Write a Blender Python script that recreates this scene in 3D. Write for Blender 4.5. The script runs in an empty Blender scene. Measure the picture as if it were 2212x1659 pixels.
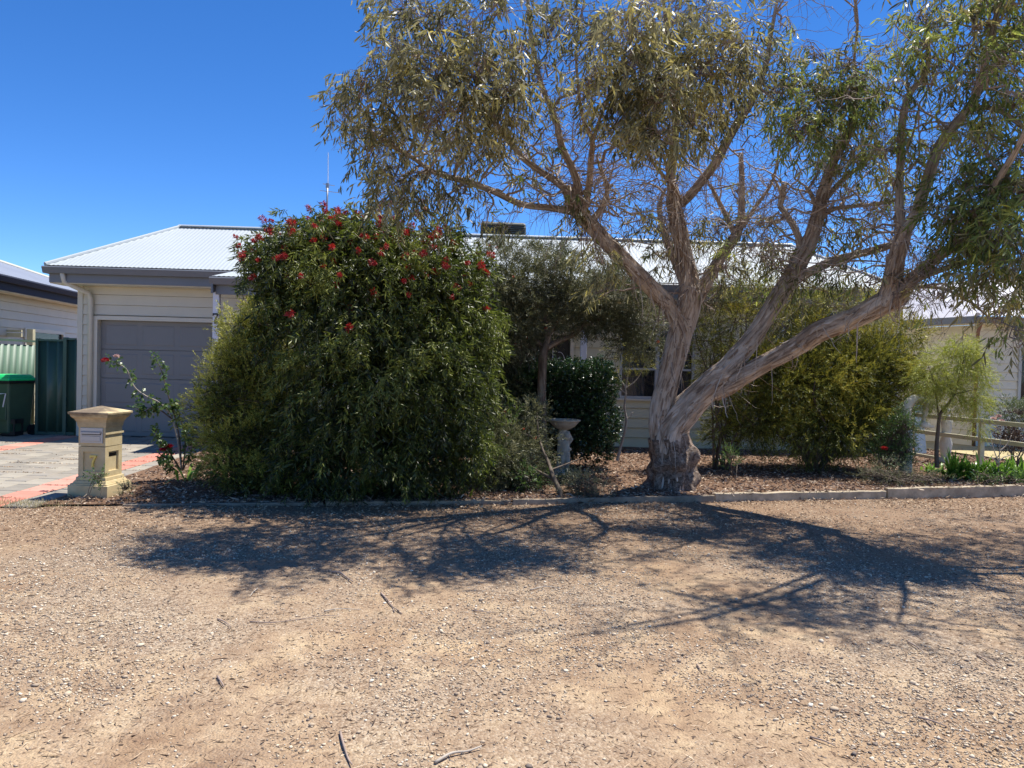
import bpy, math, random
import numpy as np
from mathutils import Vector, Matrix, noise
PI = math.pi
rad = math.radians
random.seed(7)
R = np.random.RandomState(11)
S = bpy.context.scene
COL = S.collection

# ------------------------------------------------------------------ camera
F_PX, W_PX, H_PX = 1662.0, 2212.0, 1659.0          # focal length in pixels of a 2212 x 1659 view
CAM = Vector((0, 0, 1.55))
CAM_M = (Matrix.Rotation(PI / 2 - 0.02346, 3, 'X') @ Matrix.Rotation(0.025, 3, 'Z'))
cd = bpy.data.cameras.new('camera'); cam = bpy.data.objects.new('camera', cd); COL.objects.link(cam)
cd.sensor_width = 36; cd.lens = F_PX / W_PX * 36; cd.clip_start = 0.05; cd.clip_end = 2000
cam.matrix_world = Matrix.Translation(CAM) @ CAM_M.to_4x4()
S.camera = cam
# ------------------------------------------------------------------ world and sun
SUN_TO = Vector((0.35, 0.20, 1.0)).normalized()
EL = math.asin(SUN_TO.z); AZ = math.atan2(SUN_TO.x, SUN_TO.y)
w = bpy.data.worlds.new('World'); S.world = w; w.use_nodes = True
nt = w.node_tree; nt.nodes.clear()
sky = nt.nodes.new('ShaderNodeTexSky'); sky.sky_type = 'NISHITA'; sky.sun_disc = False
sky.sun_elevation = EL; sky.sun_rotation = AZ; sky.air_density = 0.65; sky.dust_density = 0.0; sky.ozone_density = 3.0; sky.altitude = 1500
bg = nt.nodes.new('ShaderNodeBackground'); bg.inputs[1].default_value = 0.15
hsv = nt.nodes.new('ShaderNodeHueSaturation'); hsv.inputs['Saturation'].default_value = 1.27; hsv.inputs['Hue'].default_value = 0.506
wo = nt.nodes.new('ShaderNodeOutputWorld')
nt.links.new(sky.outputs[0], hsv.inputs['Color']); nt.links.new(hsv.outputs[0], bg.inputs[0]); nt.links.new(bg.outputs[0], wo.inputs[0])
sd = bpy.data.lights.new('sun', 'SUN'); sd.energy = 4.9; sd.angle = rad(0.53); sd.color = (1, 0.955, 0.88)
sun = bpy.data.objects.new('sun', sd); COL.objects.link(sun)
sun.rotation_euler = (-SUN_TO).to_track_quat('-Z', 'Y').to_euler()
S.view_settings.view_transform = 'Standard'; S.view_settings.look = 'None'
S.view_settings.exposure = 0.64; S.view_settings.gamma = 1.0
S.cycles.max_bounces = 6; S.cycles.transparent_max_bounces = 8

# ------------------------------------------------------------------ pixel -> place helpers
def ray(u, v):
    return CAM_M @ Vector(((u - W_PX / 2) / F_PX, -(v - H_PX / 2) / F_PX, -1))
def P(u, v, Y):
    d = ray(u, v); t = Y / d.y
    return CAM + d * t
def G(u, v, z=0.0):
    d = ray(u, v); t = (z - CAM.z) / d.z
    return CAM + d * t

# ------------------------------------------------------------------ objects
def props(o, label=None, cat=None, group=None, kind=None):
    if label: o['label'] = label
    if cat: o['category'] = cat
    if group: o['group'] = group
    if kind: o['kind'] = kind
    return o
def thing(name, label, cat, loc=(0, 0, 0), rotz=0.0, group=None):
    o = bpy.data.objects.new(name, None); COL.objects.link(o); o.empty_display_size = 0.2
    o.location = loc; o.rotation_euler = (0, 0, rotz)
    return props(o, label, cat, group)
def mesh_obj(name, me, mat=None, parent=None, kind=None):
    o = bpy.data.objects.new(name, me); COL.objects.link(o)
    if mat is not None and not me.materials: me.materials.append(mat)
    if parent is not None: o.parent = parent
    if kind: o['kind'] = kind
    return o
class MB:
    def __init__(s): s.v = []; s.f = []; s.uv = None
    def add(s, vs, fs):
        n = len(s.v); s.v += [tuple(a) for a in vs]; s.f += [tuple(i + n for i in f) for f in fs]; return s
    def box(s, x0, x1, y0, y1, z0, z1):
        return s.add([(x0,y0,z0),(x1,y0,z0),(x1,y1,z0),(x0,y1,z0),(x0,y0,z1),(x1,y0,z1),(x1,y1,z1),(x0,y1,z1)],
                     [(0,3,2,1),(4,5,6,7),(0,1,5,4),(1,2,6,5),(2,3,7,6),(3,0,4,7)])
    def frustum(s, w0, w1, z0, z1, d0=None, d1=None, cx=0, cy=0):
        d0 = w0 if d0 is None else d0; d1 = w1 if d1 is None else d1
        a, b, c, d = w0/2, w1/2, d0/2, d1/2
        return s.add([(cx-a,cy-c,z0),(cx+a,cy-c,z0),(cx+a,cy+c,z0),(cx-a,cy+c,z0),(cx-b,cy-d,z1),(cx+b,cy-d,z1),(cx+b,cy+d,z1),(cx-b,cy+d,z1)],
                     [(0,3,2,1),(4,5,6,7),(0,1,5,4),(1,2,6,5),(2,3,7,6),(3,0,4,7)])
    def prism(s, poly, a, b, axis='x'):
        # poly: list of 2D points swept from a to b along axis
        n = len(poly)
        def pt(p, t):
            if axis == 'x': return (t, p[0], p[1])
            if axis == 'y': return (p[0], t, p[1])
            return (p[0], p[1], t)
        vs = [pt(p, a) for p in poly] + [pt(p, b) for p in poly]
        fs = [(i, (i+1) % n, (i+1) % n + n, i + n) for i in range(n)] + [tuple(range(n))[::-1], tuple(range(n, 2*n))]
        return s.add(vs, fs)
    def bar(s, p, q, w, h=None):
        h = h or w
        p = Vector(p); q = Vector(q); d = (q - p).normalized()
        up = Vector((0, 0, 1)) if abs(d.z) < .95 else Vector((0, 1, 0))
        a = d.cross(up).normalized() * w / 2; b = a.cross(d).normalized() * h / 2
        vs = [p-a-b, p+a-b, p+a+b, p-a+b, q-a-b, q+a-b, q+a+b, q-a+b]
        return s.add(vs, [(0,3,2,1),(4,5,6,7),(0,1,5,4),(1,2,6,5),(2,3,7,6),(3,0,4,7)])
    def tube(s, pts, rs, k=8, cap=True):
        pts = [Vector(p) for p in pts]; n = len(pts)
        if not hasattr(rs, '__len__'): rs = [rs] * n
        vs = []; ref = None
        for i, p in enumerate(pts):
            d = (pts[min(i+1, n-1)] - pts[max(i-1, 0)])
            if d.length < 1e-9: d = Vector((0, 0, 1))
            d.normalize()
            if ref is None: ref = d.orthogonal().normalized()
            a = (ref - d * ref.dot(d)).normalized(); ref = a; b = d.cross(a)
            for j in range(k):
                t = 2 * PI * j / k
                vs.append(p + (a * math.cos(t) + b * math.sin(t)) * rs[i])
        fs = [(i*k+j, i*k+(j+1) % k, (i+1)*k+(j+1) % k, (i+1)*k+j) for i in range(n-1) for j in range(k)]
        if cap: fs += [tuple(range(k))[::-1], tuple(range((n-1)*k, n*k))]
        return s.add(vs, fs)
    def lathe(s, prof, k=32, c=(0, 0)):
        vs = [(c[0] + r*math.cos(2*PI*j/k), c[1] + r*math.sin(2*PI*j/k), z) for r, z in prof for j in range(k)]
        n = len(prof)
        fs = [(i*k+j, i*k+(j+1) % k, (i+1)*k+(j+1) % k, (i+1)*k+j) for i in range(n-1) for j in range(k)]
        fs += [tuple(range(k))[::-1], tuple(range((n-1)*k, n*k))]
        return s.add(vs, fs)
    def ball(s, c, r, k=10, sc=(1, 1, 1)):
        c = Vector(c); vs = [c + Vector((0, 0, -r*sc[2]))]
        m = k // 2
        for i in range(1, m):
            a = -PI/2 + PI*i/m
            for j in range(k):
                t = 2*PI*j/k
                vs.append(c + Vector((r*sc[0]*math.cos(a)*math.cos(t), r*sc[1]*math.cos(a)*math.sin(t), r*sc[2]*math.sin(a))))
        vs.append(c + Vector((0, 0, r*sc[2]))); L = len(vs) - 1
        fs = [(0, 1+(j+1) % k, 1+j) for j in range(k)]
        fs += [(1+(i-1)*k+j, 1+(i-1)*k+(j+1) % k, 1+i*k+(j+1) % k, 1+i*k+j) for i in range(1, m-1) for j in range(k)]
        fs += [(1+(m-2)*k+j, 1+(m-2)*k+(j+1) % k, L) for j in range(k)]
        return s.add(vs, fs)
    def build(s, name, mat, parent=None, smooth=False, kind=None, bevel=0, off=None):
        me = bpy.data.meshes.new(name)
        vs = s.v if off is None else [(a-off[0], b-off[1], c-off[2]) for a, b, c in s.v]
        me.from_pydata(vs, [], s.f); me.update()
        if smooth: me.shade_smooth()
        o = mesh_obj(name, me, mat, parent, kind)
        if bevel:
            m = o.modifiers.new('bevel', 'BEVEL'); m.width = bevel; m.segments = 2; m.limit_method = 'ANGLE'
        return o

def tri_mesh(name, V, T, mat, parent=None, kind=None, var=None, smooth=False, uv=None):
    me = bpy.data.meshes.new(name)
    V = np.asarray(V, np.float32).reshape(-1, 3); T = np.asarray(T, np.int32).reshape(-1, 3)
    me.vertices.add(len(V)); me.vertices.foreach_set('co', V.ravel())
    me.loops.add(T.size); me.loops.foreach_set('vertex_index', T.ravel())
    me.polygons.add(len(T)); me.polygons.foreach_set('loop_start', np.arange(0, T.size, 3, dtype=np.int32))
    me.polygons.foreach_set('loop_total', np.full(len(T), 3, np.int32))
    if smooth: me.polygons.foreach_set('use_smooth', np.ones(len(T), bool))
    if var is not None:
        a = me.attributes.new('var', 'FLOAT', 'POINT'); a.data.foreach_set('value', np.asarray(var, np.float32))
    if uv is not None:
        l = me.uv_layers.new(name='UVMap'); l.data.foreach_set('uv', np.asarray(uv, np.float32)[T.ravel()].ravel())
    me.update(); me.validate()
    return mesh_obj(name, me, mat, parent, kind)

# ------------------------------------------------------------------ materials
def new_mat(name):
    m = bpy.data.materials.new(name); m.use_nodes = True
    n = m.node_tree; n.nodes.clear()
    out = n.nodes.new('ShaderNodeOutputMaterial'); b = n.nodes.new('ShaderNodeBsdfPrincipled')
    n.links.new(b.outputs[0], out.inputs[0])
    return m, n, b, out
def ramp(n, fac, cols, pos=None):
    r = n.nodes.new('ShaderNodeValToRGB'); e = r.color_ramp.elements
    pos = pos or [i / (len(cols)-1) for i in range(len(cols))]
    while len(e) < len(cols): e.new(0.5)
    for i, (c, p) in enumerate(zip(cols, pos)):
        e[i].position = p; e[i].color = (*c, 1)
    n.links.new(fac, r.inputs[0]); return r.outputs[0]
def tex_noise(n, scale, detail=4, rough=.6, vec=None, dist=0):
    t = n.nodes.new('ShaderNodeTexNoise'); t.inputs['Scale'].default_value = scale; t.inputs['Detail'].default_value = detail
    t.inputs['Roughness'].default_value = rough; t.inputs['Distortion'].default_value = dist
    if vec is not None: n.links.new(vec, t.inputs['Vector'])
    return t.outputs[0]
def coords(n, kind='Object', scale=(1, 1, 1)):
    c = n.nodes.new('ShaderNodeTexCoord'); m = n.nodes.new('ShaderNodeMapping'); m.inputs['Scale'].default_value = scale
    n.links.new(c.outputs[kind], m.inputs[0]); return m.outputs[0]
def mixc(n, fac, a, b, mode='MIX'):
    m = n.nodes.new('ShaderNodeMix'); m.data_type = 'RGBA'; m.blend_type = mode
    if isinstance(fac, (int, float)): m.inputs[0].default_value = fac
    else: n.links.new(fac, m.inputs[0])
    for i, x in ((6, a), (7, b)):
        if isinstance(x, tuple): m.inputs[i].default_value = (*x, 1)
        else: n.links.new(x, m.inputs[i])
    return m.outputs[2]
def bump(n, b, h, strength=.3, dist=.01):
    k = n.nodes.new('ShaderNodeBump'); k.inputs['Strength'].default_value = strength; k.inputs['Distance'].default_value = dist
    n.links.new(h, k.inputs['Height']); n.links.new(k.outputs[0], b.inputs['Normal'])
def paint(name, col, rough=.5, var=.12, scale=3, metal=0, bstr=.08, dirt=None):
    m, n, b, o = new_mat(name)
    v = coords(n); t = tex_noise(n, scale, 6, .65, v)
    lo = tuple(c*(1-var) for c in col); hi = tuple(min(1, c*(1+var)) for c in col)
    c = ramp(n, t, [lo, hi], [.3, .7])
    if dirt:
        t2 = tex_noise(n, 1.4, 8, .7, coords(n, 'Object', (1, 1, 2.5)))
        r = ramp(n, t2, [(0, 0, 0), (1, 1, 1)], [.52, .72]); c = mixc(n, r, c, dirt)
    n.links.new(c, b.inputs['Base Color']); b.inputs['Roughness'].default_value = rough; b.inputs['Metallic'].default_value = metal
    bump(n, b, tex_noise(n, 60, 3, .6, v), bstr, .003)
    return m
def leafmat(name, cols, rough=.42, transl=.3, tcol=None, spec=.5):
    m, n, b, o = new_mat(name)
    a = n.nodes.new('ShaderNodeAttribute'); a.attribute_name = 'var'
    c = ramp(n, a.outputs['Fac'], cols)
    n.links.new(c, b.inputs['Base Color']); b.inputs['Roughness'].default_value = rough
    b.inputs['Specular IOR Level'].default_value = spec
    tr = n.nodes.new('ShaderNodeBsdfTranslucent')
    tc = mixc(n, .5, c, tcol or (.22, .26, .04)); n.links.new(tc, tr.inputs[0])
    mx = n.nodes.new('ShaderNodeMixShader'); mx.inputs[0].default_value = transl
    n.links.new(b.outputs[0], mx.inputs[1]); n.links.new(tr.outputs[0], mx.inputs[2]); n.links.new(mx.outputs[0], o.inputs[0])
    return m
def speck(name, cols, rough=.9):
    m, n, b, o = new_mat(name)
    a = n.nodes.new('ShaderNodeAttribute'); a.attribute_name = 'var'
    n.links.new(ramp(n, a.outputs['Fac'], cols), b.inputs['Base Color']); b.inputs['Roughness'].default_value = rough
    return m
def barkmat(name, cols, bs=.8, rough=.88):
    m, n, b, o = new_mat(name)
    fine = tex_noise(n, 1.0, 8, .7, coords(n, 'UV', (24, 2.6, 1)), .8)
    mid = tex_noise(n, 1.0, 5, .6, coords(n, 'UV', (8, .9, 1)), 1.2)
    pat = tex_noise(n, 3.0, 5, .65, coords(n))
    def madd(a, k, c=None):
        q = n.nodes.new('ShaderNodeMath'); q.operation = 'MULTIPLY_ADD'; q.inputs[1].default_value = k; n.links.new(a, q.inputs[0])
        if c is None: q.inputs[2].default_value = 0
        else: n.links.new(c, q.inputs[2])
        return q.outputs[0]
    f = madd(fine, .45, madd(mid, .30, madd(pat, .25)))
    c = ramp(n, f, cols, [.39, .46, .52, .60])
    crack = ramp(n, fine, [(.8, .8, .8), (0, 0, 0)], [.34, .42])
    c = mixc(n, crack, c, (.10, .068, .048))
    n.links.new(c, b.inputs['Base Color']); b.inputs['Roughness'].default_value = rough; b.inputs['Specular IOR Level'].default_value = .2
    bump(n, b, madd(fine, .6, madd(mid, .5)), bs, .035)
    return m

M = {}
M['cream'] = paint('cream_board_paint', (.67, .625, .50), .55, .05, 2)
M['olive'] = paint('olive_cream_board_paint', (.62, .56, .37), .55, .05, 2)
M['trim'] = paint('pale_trim_paint', (.66, .61, .49), .45, .05)
M['white'] = paint('white_post_paint', (.72, .73, .76), .4, .04)
M['gutter'] = paint('blue_grey_gutter', (.17, .18, .195), .4, .06)
M['door'] = paint('grey_garage_door_paint', (.225, .218, .208), .5, .05, 2)
M['roof'] = paint('off_white_roof_steel', (.43, .465, .465), .5, .04, .8, 0, .02)
M['roof_grey'] = paint('mid_grey_roof_steel', (.25, .27, .31), .45, .08, 1)
M['roof_pink'] = paint('pale_dusty_roof_steel', (.55, .53, .54), .45, .06, 1)
M['navy'] = paint('navy_gutter_paint', (.010, .016, .038), .75, .05)
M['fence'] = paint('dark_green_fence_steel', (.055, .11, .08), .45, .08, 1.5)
M['fence2'] = paint('sunlit_green_fence_steel', (.09, .155, .11), .5, .12, 1.5)  # paler copy of the fence green, with the sunlight put into the colour
M['bin'] = paint('dark_green_bin_plastic', (.05, .10, .06), .4, .12, 4)
M['lid'] = paint('bright_green_lid_plastic', (.02, .62, .18), .35, .05)
M['black'] = paint('black_plastic', (.015, .015, .016), .45, .1)
M['glass'] = None
def glassmat():
    m, n, b, o = new_mat('window_glass')
    b.inputs['Base Color'].default_value = (.03, .035, .04, 1); b.inputs['Roughness'].default_value = .04
    g = n.nodes.new('ShaderNodeBsdfTransparent'); mx = n.nodes.new('ShaderNodeMixShader'); mx.inputs[0].default_value = .55
    n.links.new(b.outputs[0], mx.inputs[1]); n.links.new(g.outputs[0], mx.inputs[2]); n.links.new(mx.outputs[0], o.inputs[0]); return m
M['glass'] = glassmat()
M['curtain'] = paint('pale_curtain_cloth', (.5, .5, .5), .9, .08, 5)
M['dark'] = paint('dark_interior', (.02, .02, .02), .9)
M['frame'] = paint('aluminium_window_frame', (.42, .43, .42), .35, .04)
def sandstone():
    m, n, b, o = new_mat('cast_sandstone')
    v = coords(n); t = tex_noise(n, 7, 8, .65, v); t2 = tex_noise(n, 2.2, 5, .6, coords(n, 'Object', (1, 1, 2.2)))
    c = ramp(n, t, [(.50, .385, .20), (.66, .54, .31)], [.3, .7])
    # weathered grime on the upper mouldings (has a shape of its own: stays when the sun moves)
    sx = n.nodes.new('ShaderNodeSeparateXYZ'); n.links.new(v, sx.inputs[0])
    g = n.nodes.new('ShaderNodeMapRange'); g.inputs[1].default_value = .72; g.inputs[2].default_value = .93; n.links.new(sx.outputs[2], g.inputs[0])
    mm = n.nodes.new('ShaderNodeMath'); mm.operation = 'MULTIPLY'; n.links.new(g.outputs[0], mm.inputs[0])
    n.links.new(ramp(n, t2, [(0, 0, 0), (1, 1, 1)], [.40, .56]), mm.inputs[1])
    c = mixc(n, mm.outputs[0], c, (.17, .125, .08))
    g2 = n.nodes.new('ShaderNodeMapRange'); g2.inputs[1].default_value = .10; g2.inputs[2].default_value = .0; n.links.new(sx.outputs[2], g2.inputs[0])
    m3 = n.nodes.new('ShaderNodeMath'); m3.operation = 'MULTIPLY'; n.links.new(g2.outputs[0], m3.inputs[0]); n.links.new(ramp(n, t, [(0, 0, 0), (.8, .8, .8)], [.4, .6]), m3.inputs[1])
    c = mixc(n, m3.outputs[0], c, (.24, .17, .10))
    n.links.new(c, b.inputs['Base Color']); b.inputs['Roughness'].default_value = .85
    bump(n, b, tex_noise(n, 90, 4, .7, v), .35, .004); return m
M['stone'] = sandstone()
M['gold'] = paint('worn_gold_paint', (.80, .60, .14), .4, .15, 20)
M['plate'] = paint('brushed_letter_plate', (.45, .44, .42), .35, .05, 4, .3)
M['concrete'] = paint('pale_concrete', (.55, .50, .40), .9, .15, 8, 0, .3)
M['antenna'] = paint('grey_antenna_metal', (.3, .31, .33), .4, .05, 4, .6)
M['cooler'] = paint('weathered_cooler_plastic', (.16, .16, .13), .6, .2, 6, 0, .1, (.3, .28, .22))
M['birdbath'] = paint('weathered_cement', (.48, .42, .32), .9, .25, 14, 0, .5, (.25, .21, .14))
M['plaster'] = paint('pale_plaster', (.66, .63, .52), .8, .12, 10, 0, .2)
M['rail'] = paint('cream_treated_rail', (.60, .55, .36), .6, .12, 5)
M['boat'] = paint('faded_blue_grey_board', (.16, .20, .24), .5, .1)
M['paver'] = paint('grey_concrete_paver', (.29, .255, .205), .9, .12, 5, 0, .5, (.26, .25, .23))
M['paver2'] = paint('light_grey_concrete_paver', (.335, .30, .24), .9, .12, 5, 0, .5)
M['paver3'] = paint('dull_grey_concrete_paver', (.25, .225, .185), .9, .14, 5, 0, .5)
M['red'] = paint('salmon_concrete_paver', (.56, .22, .16), .9, .12, 5, 0, .5)
M['red2'] = paint('faded_salmon_concrete_paver', (.60, .28, .21), .9, .12, 5, 0, .5)
M['timber'] = paint('grey_weathered_sleeper', (.30, .235, .165), .9, .4, 6, 0, .6, (.17, .14, .11))
M['timber2'] = paint('pale_weathered_sleeper', (.42, .345, .24), .9, .4, 6, 0, .6, (.22, .19, .15))
M['gumbark'] = barkmat('gum_bark', [(.16, .11, .075), (.34, .25, .18), (.52, .415, .32), (.66, .58, .49)], .7)
M['darkbark'] = barkmat('dark_rough_bark', [(.05, .035, .025), (.12, .085, .06), (.22, .165, .12), (.34, .28, .22)], .9)
def burlmat():
    m, n, b, o = new_mat('burl_bark'); v = coords(n); t = tex_noise(n, 14, 8, .7, v, 1.5)
    n.links.new(ramp(n, t, [(.07, .045, .032), (.25, .175, .125), (.46, .37, .29)], [.36, .5, .66]), b.inputs['Base Color']); b.inputs['Roughness'].default_value = .9
    bump(n, b, t, 1, .05); return m
M['burl'] = burlmat()
M['greybark'] = barkmat('grey_gum_bark', [(.10, .08, .065), (.26, .215, .175), (.42, .365, .31), (.58, .53, .47)], .8)
M['twig'] = paint('twig_bark', (.30, .225, .18), .8, .3, 12)
M['branchlet'] = paint('grey_brown_branchlet', (.36, .29, .24), .8, .25, 12)
M['plate_bark'] = speck('loose_bark_plate', [(.17, .115, .08), (.31, .225, .16), (.46, .36, .28), (.60, .52, .43)], .85)
M['strip'] = speck('peeling_bark_strip', [(.16, .10, .07), (.36, .27, .20), (.55, .47, .38)], .8)
M['stem'] = paint('brown_shrub_stem', (.12, .09, .065), .85, .3, 14)
M['palestem'] = paint('pale_grey_stem', (.42, .36, .29), .85, .25, 14)

def groundmat():
    m, n, b, o = new_mat('gravelly_dirt')
    v = coords(n)
    big = tex_noise(n, .55, 5, .6, v, .3); mid = tex_noise(n, 3.2, 6, .65, v); fine = tex_noise(n, 38, 5, .75, v)
    vor = n.nodes.new('ShaderNodeTexVoronoi'); vor.inputs['Scale'].default_value = 85; n.links.new(v, vor.inputs['Vector'])
    sand = ramp(n, mid, [(.28, .18, .11), (.40, .275, .168), (.58, .43, .26)], [.36, .5, .66])
    grey = ramp(n, vor.outputs['Color'], [(.19, .135, .095), (.38, .29, .205), (.58, .49, .37)], [.2, .5, .85])
    c = mixc(n, ramp(n, big, [(0, 0, 0), (.75, .75, .75)], [.40, .60]), sand, grey)
    litter = ramp(n, fine, [(.14, .083, .05), (.33, .22, .142)], [.35, .65])
    sx = n.nodes.new('ShaderNodeSeparateXYZ'); n.links.new(v, sx.inputs[0])
    gy = n.nodes.new('ShaderNodeMapRange'); gy.inputs[1].default_value = 4.6; gy.inputs[2].default_value = 7.6; n.links.new(sx.outputs[1], gy.inputs[0])
    add = n.nodes.new('ShaderNodeMath'); add.operation = 'MULTIPLY'; n.links.new(gy.outputs[0], add.inputs[0])
    n.links.new(ramp(n, mid, [(.35, .35, .35), (1, 1, 1)], [.35, .6]), add.inputs[1])
    c = mixc(n, add.outputs[0], c, litter)
    c = mixc(n, ramp(n, fine, [(.32, .32, .32), (0, 0, 0)], [.38, .60]), c, (.20, .14, .095))
    n.links.new(c, b.inputs['Base Color']); b.inputs['Roughness'].default_value = .95; b.inputs['Specular IOR Level'].default_value = .15
    hh = n.nodes.new('ShaderNodeMath'); hh.operation = 'SUBTRACT'; n.links.new(fine, hh.inputs[0]); n.links.new(vor.outputs['Distance'], hh.inputs[1])
    bump(n, b, hh.outputs[0], .7, .012); return m
M['ground'] = groundmat()
def mulchmat():
    m, n, b, o = new_mat('leaf_mulch')
    v = coords(n); t = tex_noise(n, 30, 6, .75, v, 1.5); t2 = tex_noise(n, 1.5, 4, .6, v)
    c = ramp(n, t, [(.06, .035, .022), (.17, .10, .065), (.36, .25, .17)], [.3, .5, .72])
    c = mixc(n, ramp(n, t2, [(0, 0, 0), (.5, .5, .5)], [.45, .7]), c, (.26, .16, .10))
    n.links.new(c, b.inputs['Base Color']); b.inputs['Roughness'].default_value = .95; b.inputs['Specular IOR Level'].default_value = .1
    bump(n, b, t, .9, .02); return m
M['mulch'] = mulchmat()
M['joint'] = paint('sandy_joint_fill', (.13, .11, .085), .95, .3, 20)
M['drygrass'] = paint('dry_lawn', (.42, .34, .17), .95, .25, 9, 0, .6, (.20, .22, .08))

# ------------------------------------------------------------------ terrain
EDGE = [G(-400, 1096), G(280, 1095), G(700, 1093), G(1105, 1090), G(1543, 1082), G(1916, 1078), G(2212, 1073), G(2700, 1062)]
EX = [p.x for p in EDGE]; EY = [p.y for p in EDGE]
def ey(x): return float(np.interp(x, EX, EY))
def ez(x): return float(np.interp(x, [-4, 0, 3, 7], [.03, .045, .075, .14]))
def nz(x, y, s, seed=0): return noise.noise(Vector((x*s + seed, y*s - seed, seed*.37)))
def hz(x, y):
    z = .018 * nz(x, y, .6, 3) + .006 * nz(x, y, 2.6, 9)
    if x < -4.7 and y > 7.72: z = z*.3 - .05 * min(1, (y-7.72)*7)
    return z
def bz(x, y):
    t = max(0, min(1, (y - ey(x)) / 3.5))
    return (ez(x) - .012) * (1-t) + .11 * t + (.014 * nz(x, y, 1.1, 5) + .006 * nz(x, y, 5, 2)) * min(1, t*8)
def grid_mesh(name, xs, ys, hf, mat, kind='structure'):
    V = [(x, y, hf(x, y)) for y in ys for x in xs]; nx = len(xs)
    Fc = [(j*nx+i, j*nx+i+1, (j+1)*nx+i+1, (j+1)*nx+i) for j in range(len(ys)-1) for i in range(nx-1)]
    me = bpy.data.meshes.new(name); me.from_pydata(V, [], Fc); me.update(); me.shade_smooth()
    return mesh_obj(name, me, mat, None, kind)
xs = sorted(set([-900, -300, -100, -40, -20] + [round(v, 3) for v in np.arange(-12, 14.01, .1)] + [20, 40, 100, 300, 900]))
ys = sorted(set([-300, -100, -30, -10, -4, -1] + [round(v, 3) for v in np.arange(0, 12.01, .1)] + [13, 15, 20, 30, 60, 150, 400, 900]))
grid_mesh('ground', xs, ys, hz, M['ground'])
# bed sheet follows the edging line
nx, ny = 150, 60
V = []; 
for j in range(ny):
    for i in range(nx):
        x = -4.78 + (13.5 + 4.78) * i / (nx-1)
        y0 = ey(x) + .045; y = y0 + (15.4 - y0) * (j/(ny-1))**1.3
        V.append((x, y, bz(x, y)))
Fc = [(j*nx+i, j*nx+i+1, (j+1)*nx+i+1, (j+1)*nx+i) for j in range(ny-1) for i in range(nx-1)]
me = bpy.data.meshes.new('garden_bed'); me.from_pydata(V, [], Fc); me.update(); me.shade_smooth()
mesh_obj('garden_bed', me, M['mulch'], None, 'structure')
# dry lawn strip behind the rail fence
lawn = MB(); 
lv = [G(1950, 962, .13), G(2300, 1010, .13), G(2900, 1000, .13), P(2700, 900, 15.2), P(1950, 900, 17)]
lawn.add([(p.x, p.y, .135) for p in lv], [(0, 1, 2, 3, 4)]); lawn.build('lawn', M['drygrass'], None, kind='structure')

# ------------------------------------------------------------------ driveway of pavers
def dz(y): return .006 + .095 * max(0, min(1.1, (y - 7.6) / 6.0))
drive = MB(); drive.add([(-13, 7.75, dz(7.75)-.010), (-4.8, 7.75, dz(7.75)-.010), (-4.8, 14.3, dz(14.3)-.010), (-13, 14.3, dz(14.3)-.010)], [(0, 1, 2, 3)])
drive = drive.build('driveway', M['joint'], None, kind='structure')
def paver_mesh(wx, wy, mats):
    mb = MB(); a, b = wx/2-.007, wy/2-.007; c = .009
    mb.add([(-a,-b,-.05),(a,-b,-.05),(a,b,-.05),(-a,b,-.05),(-a,-b,-c),(a,-b,-c),(a,b,-c),(-a,b,-c),(-a+c,-b+c,0),(a-c,-b+c,0),(a-c,b-c,0),(-a+c,b-c,0)],
           [(0,1,5,4),(1,2,6,5),(2,3,7,6),(3,0,4,7),(4,5,9,8),(5,6,10,9),(6,7,11,10),(7,4,8,11),(8,9,10,11)])
    out = []
    for m in mats:
        me = bpy.data.meshes.new('paver'); me.from_pydata(mb.v, [], mb.f); me.materials.append(m); out.append(me)
    return out
PM = paver_mesh(.28, .40, [M['paver'], M['paver2'], M['paver3'], M['paver']]); PR = paver_mesh(.34, .40, [M['red'], M['red2'], M['red']])
slope = math.atan(.095/6.0); npav = 0; extra_pav = []
def put_paver(me, x, y):
    global npav
    z = dz(y) + random.uniform(-.003, .003)
    if npav >= 296: extra_pav.append((me, x, y, z)); return
    o = bpy.data.objects.new('paver', me); COL.objects.link(o); o.parent = drive
    o.location = (x, y, z); o.rotation_euler = (slope + random.uniform(-.006, .006), random.uniform(-.008, .008), random.uniform(-.008, .008)); npav += 1
rows = int((14.0 - 7.8) / .4)
cols = [(-4.98, PM), (-5.31, PR)] + [(-5.62 - .28*k, PM) for k in range(8)] + [(-7.90, PR)] + [(-8.21 - .28*k, PM) for k in range(6)]
for ci, (x, kind) in enumerate(cols):
    for r in range(rows + 1):
        y = 7.95 + .4*r + (.2 if (ci % 2 and kind is PM) else 0)
        if x < -8.0 and y < 11: continue
        if y > 13.85: continue
        if abs(x/y) > .70: continue
        put_paver(random.choice(kind), x, y)
if extra_pav:
    vs = []; fs = []
    mb = MB()
    for me_, x, y, z in extra_pav:
        mb.add([(v.co.x + x, v.co.y + y, v.co.z + z) for v in me_.vertices], [tuple(p.vertices) for p in me_.polygons])
    mb.build('far_paver_course', M['paver'], drive, kind='stuff')

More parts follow.
